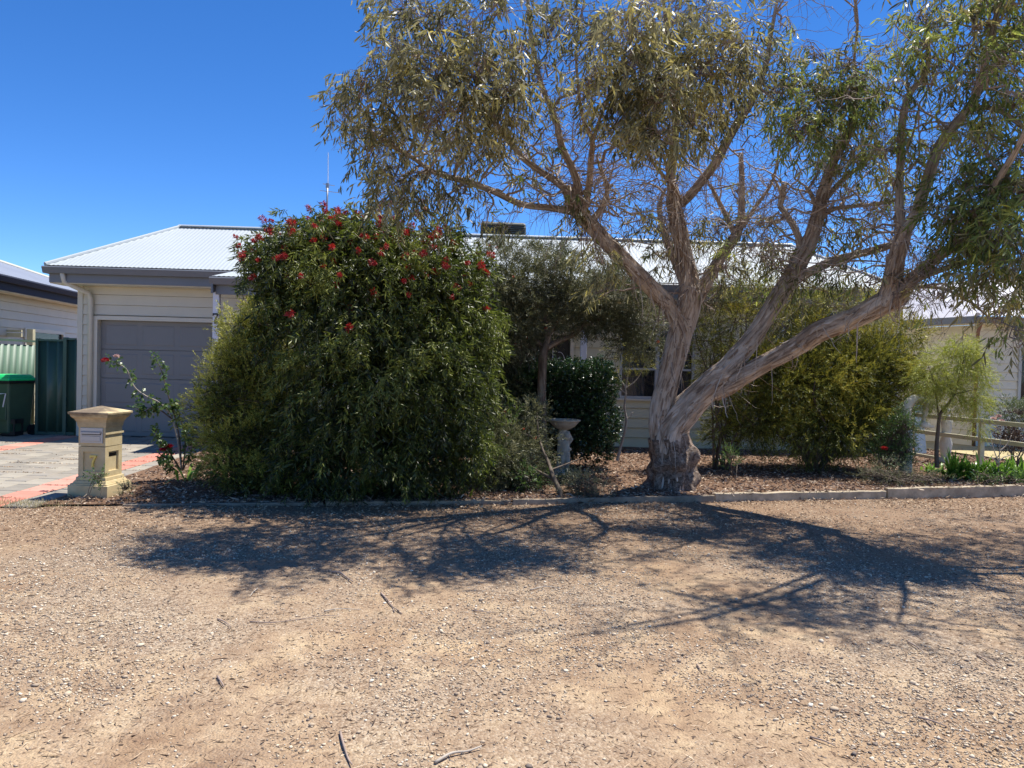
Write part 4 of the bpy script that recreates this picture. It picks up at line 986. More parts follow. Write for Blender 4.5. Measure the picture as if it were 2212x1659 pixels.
for k in range(24):
    y_ = rs.uniform(5.3, 8.6); x_ = rs.uniform(.56*y_, .56*y_+2.6); z_ = max(1.55+.52*y_ if x_/y_ < .70 else 0, rs.uniform(4.0, 5.6)); OFF.append((x_, y_, z_, 34))
for x, y, z, ns in OFF: cluster((x, y, z), .55, .5, .26, int(ns*.95), .6)
parts = []
for g, key in ((0, 'gum'), (1, 'gumgreen')):
    o_ = np.array(Sh_o[g]); d_ = np.array(Sh_d[g]); v_ = np.array(Sh_v[g])
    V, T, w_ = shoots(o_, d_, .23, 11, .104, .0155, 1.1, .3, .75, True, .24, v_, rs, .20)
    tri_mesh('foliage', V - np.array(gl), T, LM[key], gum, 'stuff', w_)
# bare fine twigs hanging in the open middle of the crown
for i in range(1300):
    nd = nodes[rs.randint(len(nodes))]
    if nd[3] > .06 and rs.uniform() < .5: continue
    L_ = rs.uniform(.25, .8); dr = unit(rs.normal(size=3)*np.array([1, .7, .5]) + np.array([0, 0, -.1]))
    e = nd[:3] + dr*L_ + np.array([0, 0, -L_*.45*rs.uniform(0, 1)]); a = arc(nd[:3], e, .06, .02, 7, rs); tw.append((a, .0045, .0016))
    for k in range(3):
        st = a[rs.randint(2, 6)]; e2 = st + unit(rs.normal(size=3))*rs.uniform(.1, .3) + np.array([0, 0, -.1]); tw.append((arc(st, e2, .02, .01, 4, rs), .0022, .001))
V, T = thin_tubes(tw, 4)
mid = []
for i in range(210):
    nd = nodes[rs.randint(len(nodes))]
    L_ = rs.uniform(.5, 1.25); dr = unit(rs.normal(size=3)*np.array([1, .6, .45]) + np.array([0, -.1, .45])); e = nd[:3] + dr*L_
    a = arc(nd[:3], e, rs.uniform(-.12, .14), .035, 10, rs); mid.append((a, min(.013, nd[3]*.6), .0035))
    for k in range(5):
        st = a[rs.randint(3, 10)]; e2 = st + unit(rs.normal(size=3) + dr*1.2)*rs.uniform(.2, .55) + np.array([0, 0, -.06]); b_ = arc(st, e2, .02, .018, 6, rs); mid.append((b_, .0042, .0016))
mid = [q_ for q_ in mid if q_[0][-1][0]/q_[0][-1][1] > -.225]   # keep the crown's left outline leafy
V3, T3 = thin_tubes(mid, 5)
tri_mesh('small_branches', V3 - np.array(gl), T3, M['branchlet'], gum, 'stuff')
tri_mesh('twigs', V - np.array(gl), T, M['twig'], gum, 'stuff')
# loose bark plates lying along the limbs, curling off at their ends
Vp = []; Tp = []; Wp = []; o_ = 0
for k_, cnt in (('L', 130), ('RR', 90), ('W', 110), ('U', 100), ('LL', 90), ('C', 80), ('Rs', 30), ('V', 40), ('T', 30)):
    pts, rs_ = limbs[k_]; C_ = catmull([P(*q) for q in pts], 12); rr = np.interp(np.linspace(0, len(rs_)-1, len(C_)), range(len(rs_)), rs_); N_ = len(C_)
    Ca_ = np.array([tuple(q) for q in C_])
    for i in range(cnt):
        j0 = rs.randint(0, max(1, N_-6)); m_ = rs.randint(4, 11); idx = np.clip(np.arange(j0, j0+m_), 0, N_-1); c = Ca_[idx]; ax = unit(np.gradient(c, axis=0)+1e-6)
        n0 = unit(rs.normal(size=3) + np.array([0, -1.0, 0])); nn = unit(n0 - ax*(ax@n0)[:, None]); t = np.linspace(-1, 1, m_)[:, None]
        lift = .004 + rs.uniform(.004, .03)*np.clip(np.abs(t)-.55, 0, 1)*2; path = c + nn*(rr[idx][:, None]*1.04 + lift)
        wd = unit(np.cross(ax, nn))*rs.uniform(.004, .016)*(1-.7*t**2); V = np.stack([path-wd, path+wd], 1).reshape(-1, 3); q = np.arange(m_-1)*2
        Tp.append(np.concatenate([np.stack([q, q+1, q+3], 1), np.stack([q, q+3, q+2], 1)])+o_); Vp.append(V); Wp.append(np.full(len(V), rs.uniform())); o_ += len(V)
tri_mesh('bark_plates', np.concatenate(Vp)-np.array(gl), np.concatenate(Tp), M['plate_bark'], gum, 'stuff', np.concatenate(Wp))
# peeling bark ribbons along the limbs
Vs = []; Ts = []; Ws = []; o_ = 0
for k_, cnt in (('C', 190), ('LL', 170), ('L', 40), ('V', 46), ('U', 60), ('Cb', 26), ('Pl', 30), ('W', 44), ('Rs', 36), ('LLf', 20), ('LLc', 24), ('U2', 26), ('RR', 22), ('X', 14)):
    pts, rs_ = limbs[k_]; C_ = catmull([P(*q) for q in pts], 8); rr = np.interp(np.linspace(0, len(rs_)-1, len(C_)), range(len(rs_)), rs_)
    for i in range(cnt):
        j = rs.randint(1, len(C_)-1) if k_ != 'L' else rs.randint(len(C_)//2, len(C_)-1)
        c = np.array(C_[j]); ax = unit(np.array(C_[min(j+1, len(C_)-1)] - C_[j-1])); n_ = unit(np.cross(ax, rs.normal(size=3))); 
        if n_[1] > .3: n_ = -n_
        st = c + n_*rr[j]*.98; L_ = rs.uniform(.12, .5); seg = 7; t = np.linspace(0, 1, seg)[:, None]
        hang = rs.uniform(.2, 1); dn = unit(ax*rs.choice([-1, 1])*(1-hang) + np.array([0, 0, -1])*hang + n_*.25)
        path = st + dn*L_*t + n_*(.05*np.sin(t*PI*rs.uniform(.6, 1.6)))*rs.uniform(.2, 1.3) + rs.normal(0, .008, (seg, 3))*t
        wd = unit(np.cross(dn, n_))*rs.uniform(.0025, .009)*(1-t*.75)
        V = np.stack([path-wd, path+wd], 1).reshape(-1, 3); q = np.arange(seg-1)*2
        T = np.concatenate([np.stack([q, q+1, q+3], 1), np.stack([q, q+3, q+2], 1)]); Vs.append(V); Ts.append(T+o_); Ws.append(np.full(len(V), rs.uniform())); o_ += len(V)
tri_mesh('bark_strips', np.concatenate(Vs)-np.array(gl), np.concatenate(Ts), M['strip'], gum, 'stuff', np.concatenate(Ws))

# ------------------------------------------------------------------ shrubs
def B(u, v, Y, ru, rv, ry=None, w_=1):
    c = P(u, v, Y); s_ = Y/F_PX
    return (c.x, c.y, c.z, ru*s_, ry if ry else min(ru, rv)*s_, rv*s_, w_)
def shrub(name, label, cat_, blobs, n, lm, SL, nl, L, W, ang, droop, gdir, base, seed, stems=6, dirw=(1, .3), curl=.12, long=False, shell=.4, lump=.2, fill=0, extra=None, stem_mat='stem', sr=.022, up=.3, tonef=None, zmin=.12, fol='foliage', fat=1, clump=0, star=1):
    rs_ = np.random.RandomState(seed); base = Vector(base)
    t = thing(name, label, cat_, base)
    p, nrm = blob_points(blobs, n, shell, seed, lump, zmin)
    if clump:
        q_ = clump_noise(p, 3.6, seed+9)*.65 + clump_noise(p, 8.5, seed+2)*.45; k_ = q_ + rs_.uniform(-.25, .25, len(p)) > clump; p = p[k_] + nrm[k_]*(q_[k_]*.22)[:, None]; nrm = nrm[k_]
    if fill:
        p2, n2 = blob_points([(b[0], b[1], b[2], b[3]*.66, b[4]*.66, b[5]*.66) for b in blobs], fill, .1, seed+3, .1, zmin)
    d = unit(nrm*dirw[0] + np.array([0, 0, up]) + rs_.normal(0, dirw[1], nrm.shape))
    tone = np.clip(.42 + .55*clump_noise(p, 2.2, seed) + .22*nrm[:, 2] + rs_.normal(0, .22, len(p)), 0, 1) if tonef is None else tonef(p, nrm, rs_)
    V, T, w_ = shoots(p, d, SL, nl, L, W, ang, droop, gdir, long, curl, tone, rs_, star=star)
    if fill:
        V2, T2, w2_ = shoots(p2, unit(n2+rs_.normal(0, .5, n2.shape)), SL, max(5, nl//2), L*fat, W*fat*1.3, ang, droop, gdir, False, curl, rs_.uniform(0, .5, len(p2)), rs_)
        V, T, w_ = cat([(V, T, w_), (V2, T2, w2_)])
    lo = np.array(base); tri_mesh(fol, V-lo, T, LM[lm], t, 'stuff', w_)
    paths = []
    if stems:
        m = MB()
        for i in range(stems):
            b = blobs[i % len(blobs)]; s0 = base + Vector((rs_.normal(0, .06), rs_.normal(0, .05), -.03)); e = Vector((b[0]+rs_.normal(0, b[3]*.3), b[1]+rs_.normal(0, b[4]*.2), b[2]+b[5]*.3))
            a = arc(s0, e, .05, .05, 7, rs_); m = MB(); m.tube([Vector(q)-base for q in a], list(np.linspace(sr, sr*.3, 7)), 8); m.build('stem', M[stem_mat], t, smooth=True)
        for i in range(min(500, len(p)//5)):
            q = p[rs_.randint(len(p))]; b = blobs[rs_.randint(len(blobs))]; s0 = np.array([b[0]+rs_.normal(0, b[3]*.25), b[1]+rs_.normal(0, b[4]*.25), b[2]-b[5]*.1])
            if np.linalg.norm(q-s0) < 1.0: paths.append((arc(s0, q, .03, .02, 5, rs_), .005, .002))
        if paths: V, T = thin_tubes(paths, 3); tri_mesh('twigs', V-lo, T, M[stem_mat], t, 'stuff')
    return t, p, nrm
def brush_flowers(t, pts, dirs, lm, L=.07, r=.03, n=70, seed=0, name='flower'):
    """bottlebrush spikes: filaments radiating round a short axis, one object each"""
    rs_ = np.random.RandomState(seed); lo = np.array(t.location)
    for p, d in zip(pts, dirs):
        d = unit(np.array(d)); k = n; q_ = rs_.uniform(.65, 1.2); tt = rs_.uniform(0, 1, k); side = unit(np.cross(np.tile(d, (k, 1)), rs_.normal(size=(k, 3))))
        b = p + d*(tt*L*q_)[:, None]; V, T, kk = leaf_arrays(b-lo, unit(side+d*.25), np.full(k, r*q_)*rs_.uniform(.7, 1.2, k), np.full(k, r*.22), np.zeros(k), False, rs_)
        tri_mesh(name, V, T, LM[lm], t, None, np.repeat(rs_.uniform(0, 1, k), kk))

# weeping bottlebrush
def nearer(b, k): return (b[0]*k, b[1]*k, CAM.z+(b[2]-CAM.z)*k, b[3]*k, b[4]*k, b[5]*k, b[6])
bb = [nearer(b_, .965 if b_[2] < .5 else .90) for b_ in [B(640,640,9.7,110,120,.6), B(600,570,9.7,65,60,.4), B(700,540,9.9,110,70,.6), B(800,530,9.9,90,65,.6), B(740,500,10.,50,35,.35), B(900,590,9.8,110,90,.7), B(800,680,9.6,180,150,.9,1.4), B(800,860,9.5,190,170,1.0,1.6), B(960,820,9.7,110,180,.8), B(700,960,9.4,100,110,.7), B(880,980,9.4,120,90,.6), B(760,560,9.7,150,100,.8),B(1000,660,10,70,90,.5),B(960,500,10.1,32,60,.25,.6),B(985,560,10.1,40,60,.25,.6), B(700,1020,9.2,90,50,.5,.8), B(860,1030,9.2,110,42,.5,.8), B(1000,960,9.6,60,80,.4,.7), B(560,545,9.8,34,26,.25), B(600,520,9.8,30,22,.25), B(690,488,9.9,32,22,.25), B(735,478,9.9,26,26,.25), B(810,478,9.9,34,20,.25), B(880,505,9.9,42,22,.25), B(1015,565,10,34,40,.3), B(1020,700,10,40,90,.45)]]
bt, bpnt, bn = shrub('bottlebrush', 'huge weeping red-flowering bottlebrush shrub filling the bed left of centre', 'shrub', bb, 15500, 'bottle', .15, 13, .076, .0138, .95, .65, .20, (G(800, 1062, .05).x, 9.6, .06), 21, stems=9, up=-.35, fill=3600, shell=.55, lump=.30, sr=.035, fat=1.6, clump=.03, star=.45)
rsb = np.random.RandomState(4); sel = [i for i in range(len(bpnt)) if bpnt[i][1] < 10.0 and bn[i][1] < .1]
zs = np.array([bpnt[i][2] for i in sel]); wts = np.clip((zs-1.7)/1.5, .008, 1)**2.0; wts /= wts.sum()
pick = rsb.choice(len(sel), 170, replace=False, p=wts)
brush_flowers(bt, [bpnt[sel[i]] + bn[sel[i]]*.07 for i in pick], [bn[sel[i]] + np.array([0, 0, -.4]) for i in pick], 'redflower', .085, .042, 80, 3)
# hanging sprays at the front
# golden-tipped bush to its left
gb = [nearer(b_, .965) for b_ in [B(520,785,9.5,58,60,.40), B(482,870,9.4,60,92,.45), B(560,730,9.7,80,70,.5), B(528,960,9.3,98,90,.55), B(610,900,9.5,90,150,.6), B(560,850,9.5,95,105,.6),B(548,670,9.7,20,28,.2,.6),B(580,680,9.8,30,40,.3,.6), B(515,1015,9.0,78,42,.4,.8), B(610,1030,9.0,90,42,.4,.8)]]
def gold_tone(p, nrm, rs_): return np.clip(.20 + .60*clump_noise(p, 3, 8) + .70*np.clip(nrm[:, 2]+.1-nrm[:, 0]*.35, 0, 1) + rs_.normal(0, .1, len(p)), 0, 1)  # golden tips, plus sunlight painted into the tone on the top and left
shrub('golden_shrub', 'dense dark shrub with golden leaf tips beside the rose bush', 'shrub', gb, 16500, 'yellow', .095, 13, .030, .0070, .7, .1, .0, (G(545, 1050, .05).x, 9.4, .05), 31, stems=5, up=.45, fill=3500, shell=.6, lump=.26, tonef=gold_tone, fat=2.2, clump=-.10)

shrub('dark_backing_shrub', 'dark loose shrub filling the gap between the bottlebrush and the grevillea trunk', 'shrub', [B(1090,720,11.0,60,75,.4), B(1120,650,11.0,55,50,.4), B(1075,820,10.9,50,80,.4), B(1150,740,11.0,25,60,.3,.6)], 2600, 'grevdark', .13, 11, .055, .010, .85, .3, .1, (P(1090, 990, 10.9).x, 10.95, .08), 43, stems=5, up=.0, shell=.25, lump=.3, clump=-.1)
# hedge
hb = []
for u in range(1065, 1330, 45): hb += [B(u, 830, 11.2, 42, 50, .4), B(u, 920, 11.2, 42, 70, .45)]
shrub('hedge', 'dark glossy green clipped hedge behind the bird bath', 'hedge', hb, 8500, 'hedge', .09, 9, .034, .023, 1.0, .1, .1, (P(1190, 980, 11.2).x, 11.2, .09), 41, stems=7, up=.35, fill=2500, shell=.65, lump=.12, fat=1.6)
# grevillea tree over the hedge
gv = [B(1130,610,10.6,80,50,.45), B(1230,600,10.7,90,50,.5), B(1320,640,10.6,85,50,.45,1.5), B(1385,690,10.5,50,50,.35,1.5), B(1060,640,10.5,60,60,.4), B(1100,700,10.5,80,60,.45), B(1180,690,10.6,80,35,.4,.8), B(1280,690,10.6,60,34,.35,1.4), B(1180,560,10.8,60,30,.35), B(1080,560,10.7,40,40,.3),B(1010,620,10.4,40,60,.3,.7), B(1380,740,10.5,45,40,.3,1.0), B(1240,650,10.5,60,40,.35,1.2),B(1040,740,10.4,60,60,.35)]
gt, gp, gn = shrub('grevillea_tree', 'grey-green grevillea tree with crooked trunk spreading above the hedge', 'tree', gv, 12500, 'grev', .13, 12, .060, .0085, .8, .15, .0, (P(1178, 985, 10.2).x, 10.2, .08), 51, stems=0, up=.25, fill=900, shell=.3, lump=.3, clump=-.04)
gbs = gt.location
bark_tube('trunk', [P(1175,1000,10.3), P(1170,900,10.3), P(1171,820,10.3), P(1173,770,10.3), P(1180,745,10.35)], [.075,.062,.06,.058,.05], M['darkbark'], gt, 14, .1, 6, 3, gbs)
for pts, r_ in (([P(1178,752,10.35), P(1205,738,10.4), P(1240,722,10.5), P(1270,700,10.55), P(1300,690,10.6), P(1350,700,10.6)], [.05,.04,.03,.024,.018,.01]), ([P(1176,755,10.35), P(1185,725,10.4), P(1178,690,10.5), P(1150,640,10.6), P(1120,600,10.6)], [.055,.045,.03,.02,.01]),
              ([P(1250,715,10.5), P(1285,660,10.6), P(1310,630,10.6), P(1340,620,10.6)], [.022,.018,.012,.008]), ([P(1176,752,10.35), P(1140,720,10.4), P(1090,690,10.5), P(1050,650,10.5)], [.03,.022,.015,.008]), ([P(1182,730,10.4), P(1210,680,10.5), P(1230,620,10.6), P(1235,570,10.7)], [.03,.022,.015,.008])):
    bark_tube('branch', pts, r_, M['darkbark'], gt, 10, .1, 5, 7, gbs)
pk = [i for i in range(len(gp)) if gn[i][1] < -.1]; pk = np.random.RandomState(2).choice(pk, 22, replace=False)
brush_flowers(gt, [gp[i]+gn[i]*.06 for i in pk], [gn[i] for i in pk], 'orangeflower', .03, .025, 34, 5)
# low grevillea shrub at the bed front with gnarled stem
lg = [B(1125,965,9.7,58,55,.35,.7), B(1090,970,9.6,45,50,.3,.8), B(1150,900,9.9,40,34,.3,.4), B(1120,1020,9.4,60,30,.25,.5), B(1060,930,9.8,35,55,.3,.8), B(1075,1000,9.4,50,50,.4,.9)]
lt, lp, ln_ = shrub('low_grevillea', 'straggly low grevillea with a few orange-red flowers left of the bird bath', 'shrub', lg, 3400, 'grev', .12, 11, .05, .0085, .8, .1, .0, (G(1200, 1075, .05).x, 9.1, .05), 61, stems=0, up=.3, shell=.15, lump=.35)
lb = lt.location
for pts, r_ in (([P(1213,1082,8.95), P(1208,1060,9.0), P(1195,1030,9.1), P(1185,1000,9.3), P(1165,950,9.5), P(1160,890,9.7)], [.034,.03,.026,.02,.014,.006]), ([P(1195,1035,9.1), P(1150,1010,9.3), P(1110,980,9.5), P(1080,950,9.6)], [.018,.014,.01,.006]), ([P(1190,1015,9.2), P(1230,1000,9.4), P(1255,990,9.5)], [.012,.009,.005]), ([P(1165,950,9.5), P(1120,930,9.6), P(1085,900,9.7)], [.01,.008,.004])):
    bark_tube('branch', pts, r_, M['stem'], lt, 9, .12, 5, 9, lb)
pk = [i for i in range(len(lp)) if ln_[i][1] < -.1]; pk = np.random.RandomState(3).choice(pk, 9, replace=False)
brush_flowers(lt, [lp[i]+ln_[i]*.05 for i in pk], [ln_[i] for i in pk], 'orangeflower', .03, .028, 34, 6)
shrub('sprawling_groundcover', 'sprawling fine-leaved ground cover spilling over the edging below the bird bath', 'plant', [B(1260,1040,9.1,55,22,.2), B(1285,1070,8.85,35,14,.15), B(1235,1055,9.1,40,18,.15)], 300, 'grev', .10, 10, .035, .005, .8, .2, .0, (G(1265, 1070, .05).x, 9.0, .05), 63, stems=4, up=.3, shell=.2, lump=.3, sr=.008, zmin=.03)
shrub('little_silver_plant', 'small silvery leafed plant at the foot of the bird bath', 'plant', [B(1232,1035,9.9,26,22,.14)], 110, 'sage', .06, 8, .03, .014, 1.0, .0, .0, (P(1232, 1050, 9.9).x, 9.9, .07), 64, stems=4, up=.5, shell=.2, sr=.006, zmin=.05)

# bird bath
bbp = P(1216, 1012, 10.5)
bath = thing('bird_bath', 'weathered cement bird bath held up by a small figure before the hedge', 'bird bath', (bbp.x, 10.5, .07))
hbt = P(1217, 906, 10.5).z - .07
m = MB(); m.lathe([(.05, hbt-.14), (.09, hbt-.13), (.15, hbt-.09), (.195, hbt-.04), (.205, hbt-.022), (.222, hbt-.018), (.226, hbt-.006), (.22, hbt+.002), (.205, hbt-.004), (.19, hbt-.02), (.12, hbt-.05), (.01, hbt-.055)], 40); m.build('bowl', M['birdbath'], bath, smooth=True)
m = MB(); m.lathe([(.15, 0), (.155, .03), (.13, .05), (.105, .07), (.095, .09)], 28); m.build('foot', M['birdbath'], bath, smooth=True)
m = MB()
hh = hbt
def ell(c, r_, sc=(1, 1, 1)): m.ball(c, r_, 16, sc)
def capsule(a, b, r0, r1):
    a = Vector(a); b = Vector(b)
    for k in range(9): m.ball(a.lerp(b, k/8), r0+(r1-r0)*k/8, 12)
m.tube([(-.02, .03, .06), (-.03, .03, hh*.5), (-.01, .02, hh-.12)], [.07, .055, .06], 14)           # tree-stump support
capsule((.02, -.01, .34), (.02, 0, .44), .062, .066); ell((.045, -.02, .535), .052, (1, 1, 1.1))      # torso, head
capsule((-.005, -.02, .30), (-.02, -.05, .19), .045, .034); capsule((-.02, -.05, .19), (-.01, -.03, .08), .032, .022)
capsule((.05, -.02, .30), (.062, -.05, .19), .045, .034); capsule((.062, -.05, .19), (.05, -.03, .08), .032, .022)
ell((-.01, -.055, .075), .025, (.9, 1.5, .7)); ell((.055, -.055, .075), .025, (.9, 1.5, .7))
capsule((.075, 0, .45), (.11, -.02, .50), .026, .022); capsule((.11, -.02, .50), (.06, -.01, .60), .021, .018)
capsule((-.035, 0, .45), (-.075, -.02, .51), .026, .022); capsule((-.075, -.02, .51), (-.03, -.01, .60), .021, .018)
ell((.05, -.066, .53), .012); ell((0.09, -.02, .53), .013); ell((.035, -.01, .575), .045, (1.1, 1, .6)); ell((.055, 0, .36), .06, (1, .8, .5))
fig = m.build('supporting_figure', M['birdbath'], bath, smooth=True)
rm = fig.modifiers.new('merge', 'REMESH'); rm.mode = 'VOXEL'; rm.voxel_size = .008; rm.use_smooth_shade = True
sm = fig.modifiers.new('soft', 'SMOOTH'); sm.iterations = 4; sm.factor = .5

shrub('low_rose', 'tangled low rosy-leaved bush between the big bottlebrush and the bird bath', 'shrub', [B(1085,930,9.9,40,60,.3), B(1060,990,9.6,40,60,.3), B(1140,1035,9.3,50,30,.25,.7)], 900, 'rose', .10, 8, .036, .017, 1.0, .15, .1, (P(1090, 1050, 9.7).x, 9.7, .06), 67, stems=5, up=.3, shell=.15, lump=.35, sr=.01)
# sapling between bird bath and gum
sp = thing('bronze_sapling', 'thin crooked sapling with yellow-bronze tufts in front of the window', 'sapling', (P(1335, 990, 11.0).x, 11.0, .09))
sl = sp.location
bark_tube('trunk', [P(1333,995,11), P(1342,960,11), P(1350,930,11), P(1353,905,11), P(1349,880,11), P(1352,850,11), P(1350,835,11)], [.024,.02,.018,.017,.015,.013,.011], M['greybark'], sp, 9, .1, 5, 1, sl)
for pts in ([P(1353,905,11), P(1362,898,11), P(1366,890,11)], [P(1350,835,11), P(1338,815,11), P(1330,790,11), P(1328,765,11)], [P(1351,838,11), P(1370,825,11), P(1385,805,11), P(1395,780,11)], [P(1352,850,11), P(1335,835,11), P(1325,815,11)], [P(1352,836,11), P(1358,800,11), P(1362,770,11)]):
    bark_tube('branch', pts, [.010,.008,.006,.004][:len(pts)], M['greybark'], sp, 7, .1, 4, 1, sl)
p, n_ = blob_points([B(1330,755,11,26,22,.2), B(1372,785,11,30,18,.2), B(1395,790,11,22,12,.15), B(1350,815,11,30,14,.18), B(1362,745,11,25,25,.2)], 240, .2, 71, .3)
V, T, w_ = shoots(p, unit(n_+np.array([0, 0, .3])), .09, 12, .035, .004, .6, .1, 0, False, .1, None, np.random.RandomState(3)); tri_mesh('foliage', V-np.array(sl), T, LM['wattle'], sp, 'stuff', w_)

# bronze wattle mass on the right and the tall loose one behind the trunk
wb_ = [B(1720,840,11.6,130,90,.8), B(1840,800,11.6,110,80,.7), B(1900,760,11.6,70,45,.45), B(1640,900,11.5,80,70,.5), B(1790,920,11.5,140,75,.8), B(1880,870,11.6,80,90,.6), B(1960,720,11.6,40,22,.25,.7), B(1950,800,11.6,40,30,.3,.7), B(1760,730,11.7,70,40,.45), B(1660,800,11.6,60,60,.45), B(1950,800,11.5,45,20,.25,.6), B(1560,920,11.5,35,60,.3,.5)]
def wat_tone(p, nrm, rs_): return np.clip(.30 + .65*clump_noise(p, 2.4, 4) + .55*np.clip(nrm[:, 2]+.1+nrm[:, 0]*.2, 0, 1) + rs_.normal(0, .12, len(p)), 0, 1)  # bronze tips, plus sunlight painted into the tone on the upper right
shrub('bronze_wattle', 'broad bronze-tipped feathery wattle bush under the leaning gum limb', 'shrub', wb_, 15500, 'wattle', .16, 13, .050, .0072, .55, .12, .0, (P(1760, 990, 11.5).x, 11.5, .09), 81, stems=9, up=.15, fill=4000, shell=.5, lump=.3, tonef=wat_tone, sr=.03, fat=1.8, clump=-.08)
w2 = [B(1530,800,11.4,30,60,.3), B(1640,770,11.5,50,50,.35), B(1500,700,11.3,25,50,.25), B(1545,640,11.4,45,45,.35), B(1600,690,11.4,50,40,.35), B(1530,730,11.3,35,50,.3), B(1590,600,11.4,50,30,.3), B(1650,640,11.5,55,45,.4), B(1580,780,11.4,50,40,.35), B(1740,650,11.6,60,45,.4), B(1810,660,11.6,60,40,.4), B(1690,700,11.5,55,40,.4), B(1880,690,11.6,50,50,.4)]
shrub('loose_wattle', 'tall open yellow-green wattle seen through the gum fork against the wall', 'shrub', w2, 4300, 'wattle', .14, 12, .044, .0066, .6, .12, .0, (P(1560, 990, 11.4).x, 11.4, .09), 83, stems=10, up=.2, shell=.2, lump=.35, sr=.02)
shrub('upright_green_plant', 'small bright upright plant just right of the gum trunk base', 'plant', [B(1578,985,10.4,18,28,.12)], 90, 'rose', .08, 9, .026, .008, .6, .0, .0, (P(1578, 1015, 10.4).x, 10.4, .1), 85, stems=4, up=1.2, shell=.1, sr=.006)

# feathery lime tree
ft = thing('lime_feathery_tree', 'young feathery lime-green tree with dark forked stem by the rail fence', 'tree', (P(2022, 1030, 10.9).x, 10.9, .13))
fl = ft.location; Yf = 10.9
for nm, pts, r_ in (('trunk', [P(2024,1010,Yf), P(2023,970,Yf), P(2026,930,Yf), P(2031,895,Yf), P(2050,870,Yf), P(2062,850,Yf)], [.032,.028,.026,.024,.02,.016]),
              ('branch', [P(2062,852,Yf), P(2070,820,Yf), P(2078,790,Yf), P(2092,750,Yf)], [.016,.013,.01,.004]), ('branch', [P(2062,852,Yf), P(2085,846,Yf), P(2120,838,Yf)], [.012,.009,.004]),
              ('branch', [P(2028,905,Yf), P(2024,870,Yf), P(2018,830,Yf), P(2005,790,Yf)], [.013,.010,.007,.003]), ('branch', [P(2058,856,Yf), P(2048,820,Yf), P(2035,790,Yf)], [.01,.008,.004]), ('branch', [P(2070,822,Yf), P(2090,805,Yf), P(2115,790,Yf)], [.009,.007,.003])):
    bark_tube(nm, pts, r_, M['stem'], ft, 8, .1, 5, 2, fl)
p, n_ = blob_points([B(2010,820,Yf,45,50,.3), B(2060,780,Yf,55,35,.35), B(2100,800,Yf,40,40,.3), B(2055,850,Yf,60,35,.35), B(2115,880,Yf,22,60,.2), B(2012,862,Yf,26,24,.22), B(2085,750,Yf,35,18,.25)], 3900, .15, 91, .3)
q_ = clump_noise(p, 6, 3) > -.06; p = p[q_]; n_ = n_[q_]
V, T, w_ = shoots(p, unit(n_*.6+np.array([0, 0, -.1])+np.random.RandomState(9).normal(0, .4, n_.shape)), .15, 12, .052, .0052, .5, .35, .1, False, .1, None, np.random.RandomState(3)); tri_mesh('foliage', V-np.array(fl), T, LM['lime'], ft, 'stuff', w_)

# rose bush
rb = thing('rose_bush', 'leggy rose bush with one dark red bloom beside the letterbox', 'rose bush', (P(385, 1010, 9.4).x, 9.4, .05))
rl = rb.location
canes = [[P(392,1015,9.4), P(385,960,9.35), P(370,900,9.3), P(345,870,9.2), P(315,855,9.1), P(290,835,9.05), P(275,800,9.0), P(255,785,8.95), P(240,778,8.9)],
         [P(392,1015,9.4), P(388,950,9.4), P(375,890,9.35), P(362,850,9.3), P(352,810,9.3), P(342,785,9.3), P(332,768,9.3)],
         [P(395,1015,9.4), P(400,950,9.4), P(385,890,9.4), P(370,870,9.3)], [P(390,1015,9.4), P(365,975,9.3), P(345,950,9.2), P(335,930,9.2)], [P(385,1020,9.4), P(360,1000,9.2), P(345,985,9.2)], [P(372,905,9.3), P(335,880,9.2), P(310,890,9.2), P(295,880,9.1)], [P(395,1015,9.4), P(415,970,9.4), P(405,930,9.4)]]
lo_, ld_ = [], []
rr_ = np.random.RandomState(6)
for ci, c_ in enumerate(canes):
    m = MB(); cc = catmull(c_, 4); m.tube([q-rl for q in cc], list(np.linspace(.010, .0035, len(cc))), 6); m.build('cane', M['stem'] if ci else M['palestem'], rb, smooth=True)
    for k in range(len(cc)//4, len(cc)):
        for j in range(3 if ci in (0, 1) else 6):
            if rr_.uniform() < (.55 if ci in (0, 1) else .85):
                d = unit(rr_.normal(size=3)+np.array([0, 0, .1])); lo_.append(np.array(cc[k])+rr_.normal(0, .01, 3)); ld_.append(d)
V, T, w_ = shoots(np.array(lo_), np.array(ld_), .075, 5, .046, .032, .9, .15, .25, False, .1, None, rr_); tri_mesh('foliage', V-np.array(rl), T, LM['rose'], rb, 'stuff', w_)
def rosebud(t, c, r_, lm, seed):
    rs_ = np.random.RandomState(seed); parts = []; lo = np.array(t.location)
    for ring, (k, a, L) in enumerate(((4, .25, .8), (6, .7, .9), (8, 1.15, 1.0))):
        ang_ = np.arange(k)*2*PI/k + ring; d = np.stack([np.cos(ang_)*math.sin(a), np.sin(ang_)*math.sin(a), np.full(k, math.cos(a))], 1)
        V, T, kk = leaf_arrays(np.tile(np.array(c)-lo-np.array([0, 0, r_*.5]), (k, 1)), d, np.full(k, r_*1.5*L), np.full(k, r_*1.3), np.full(k, .25), False, rs_); parts.append((V, T, np.repeat(rs_.uniform(0, 1, k), kk)))
    V, T, w_ = cat(parts); tri_mesh('bloom', V, T, LM[lm], t, None, w_)
rosebud(rb, P(228, 777, 8.88), .042, 'crimson', 1); rosebud(rb, P(252, 768, 8.92), .03, 'pinkflower', 2)
rosebud(rb, P(365, 963, 9.25), .04, 'crimson', 3); rosebud(rb, P(352, 970, 9.2), .035, 'crimson', 4)
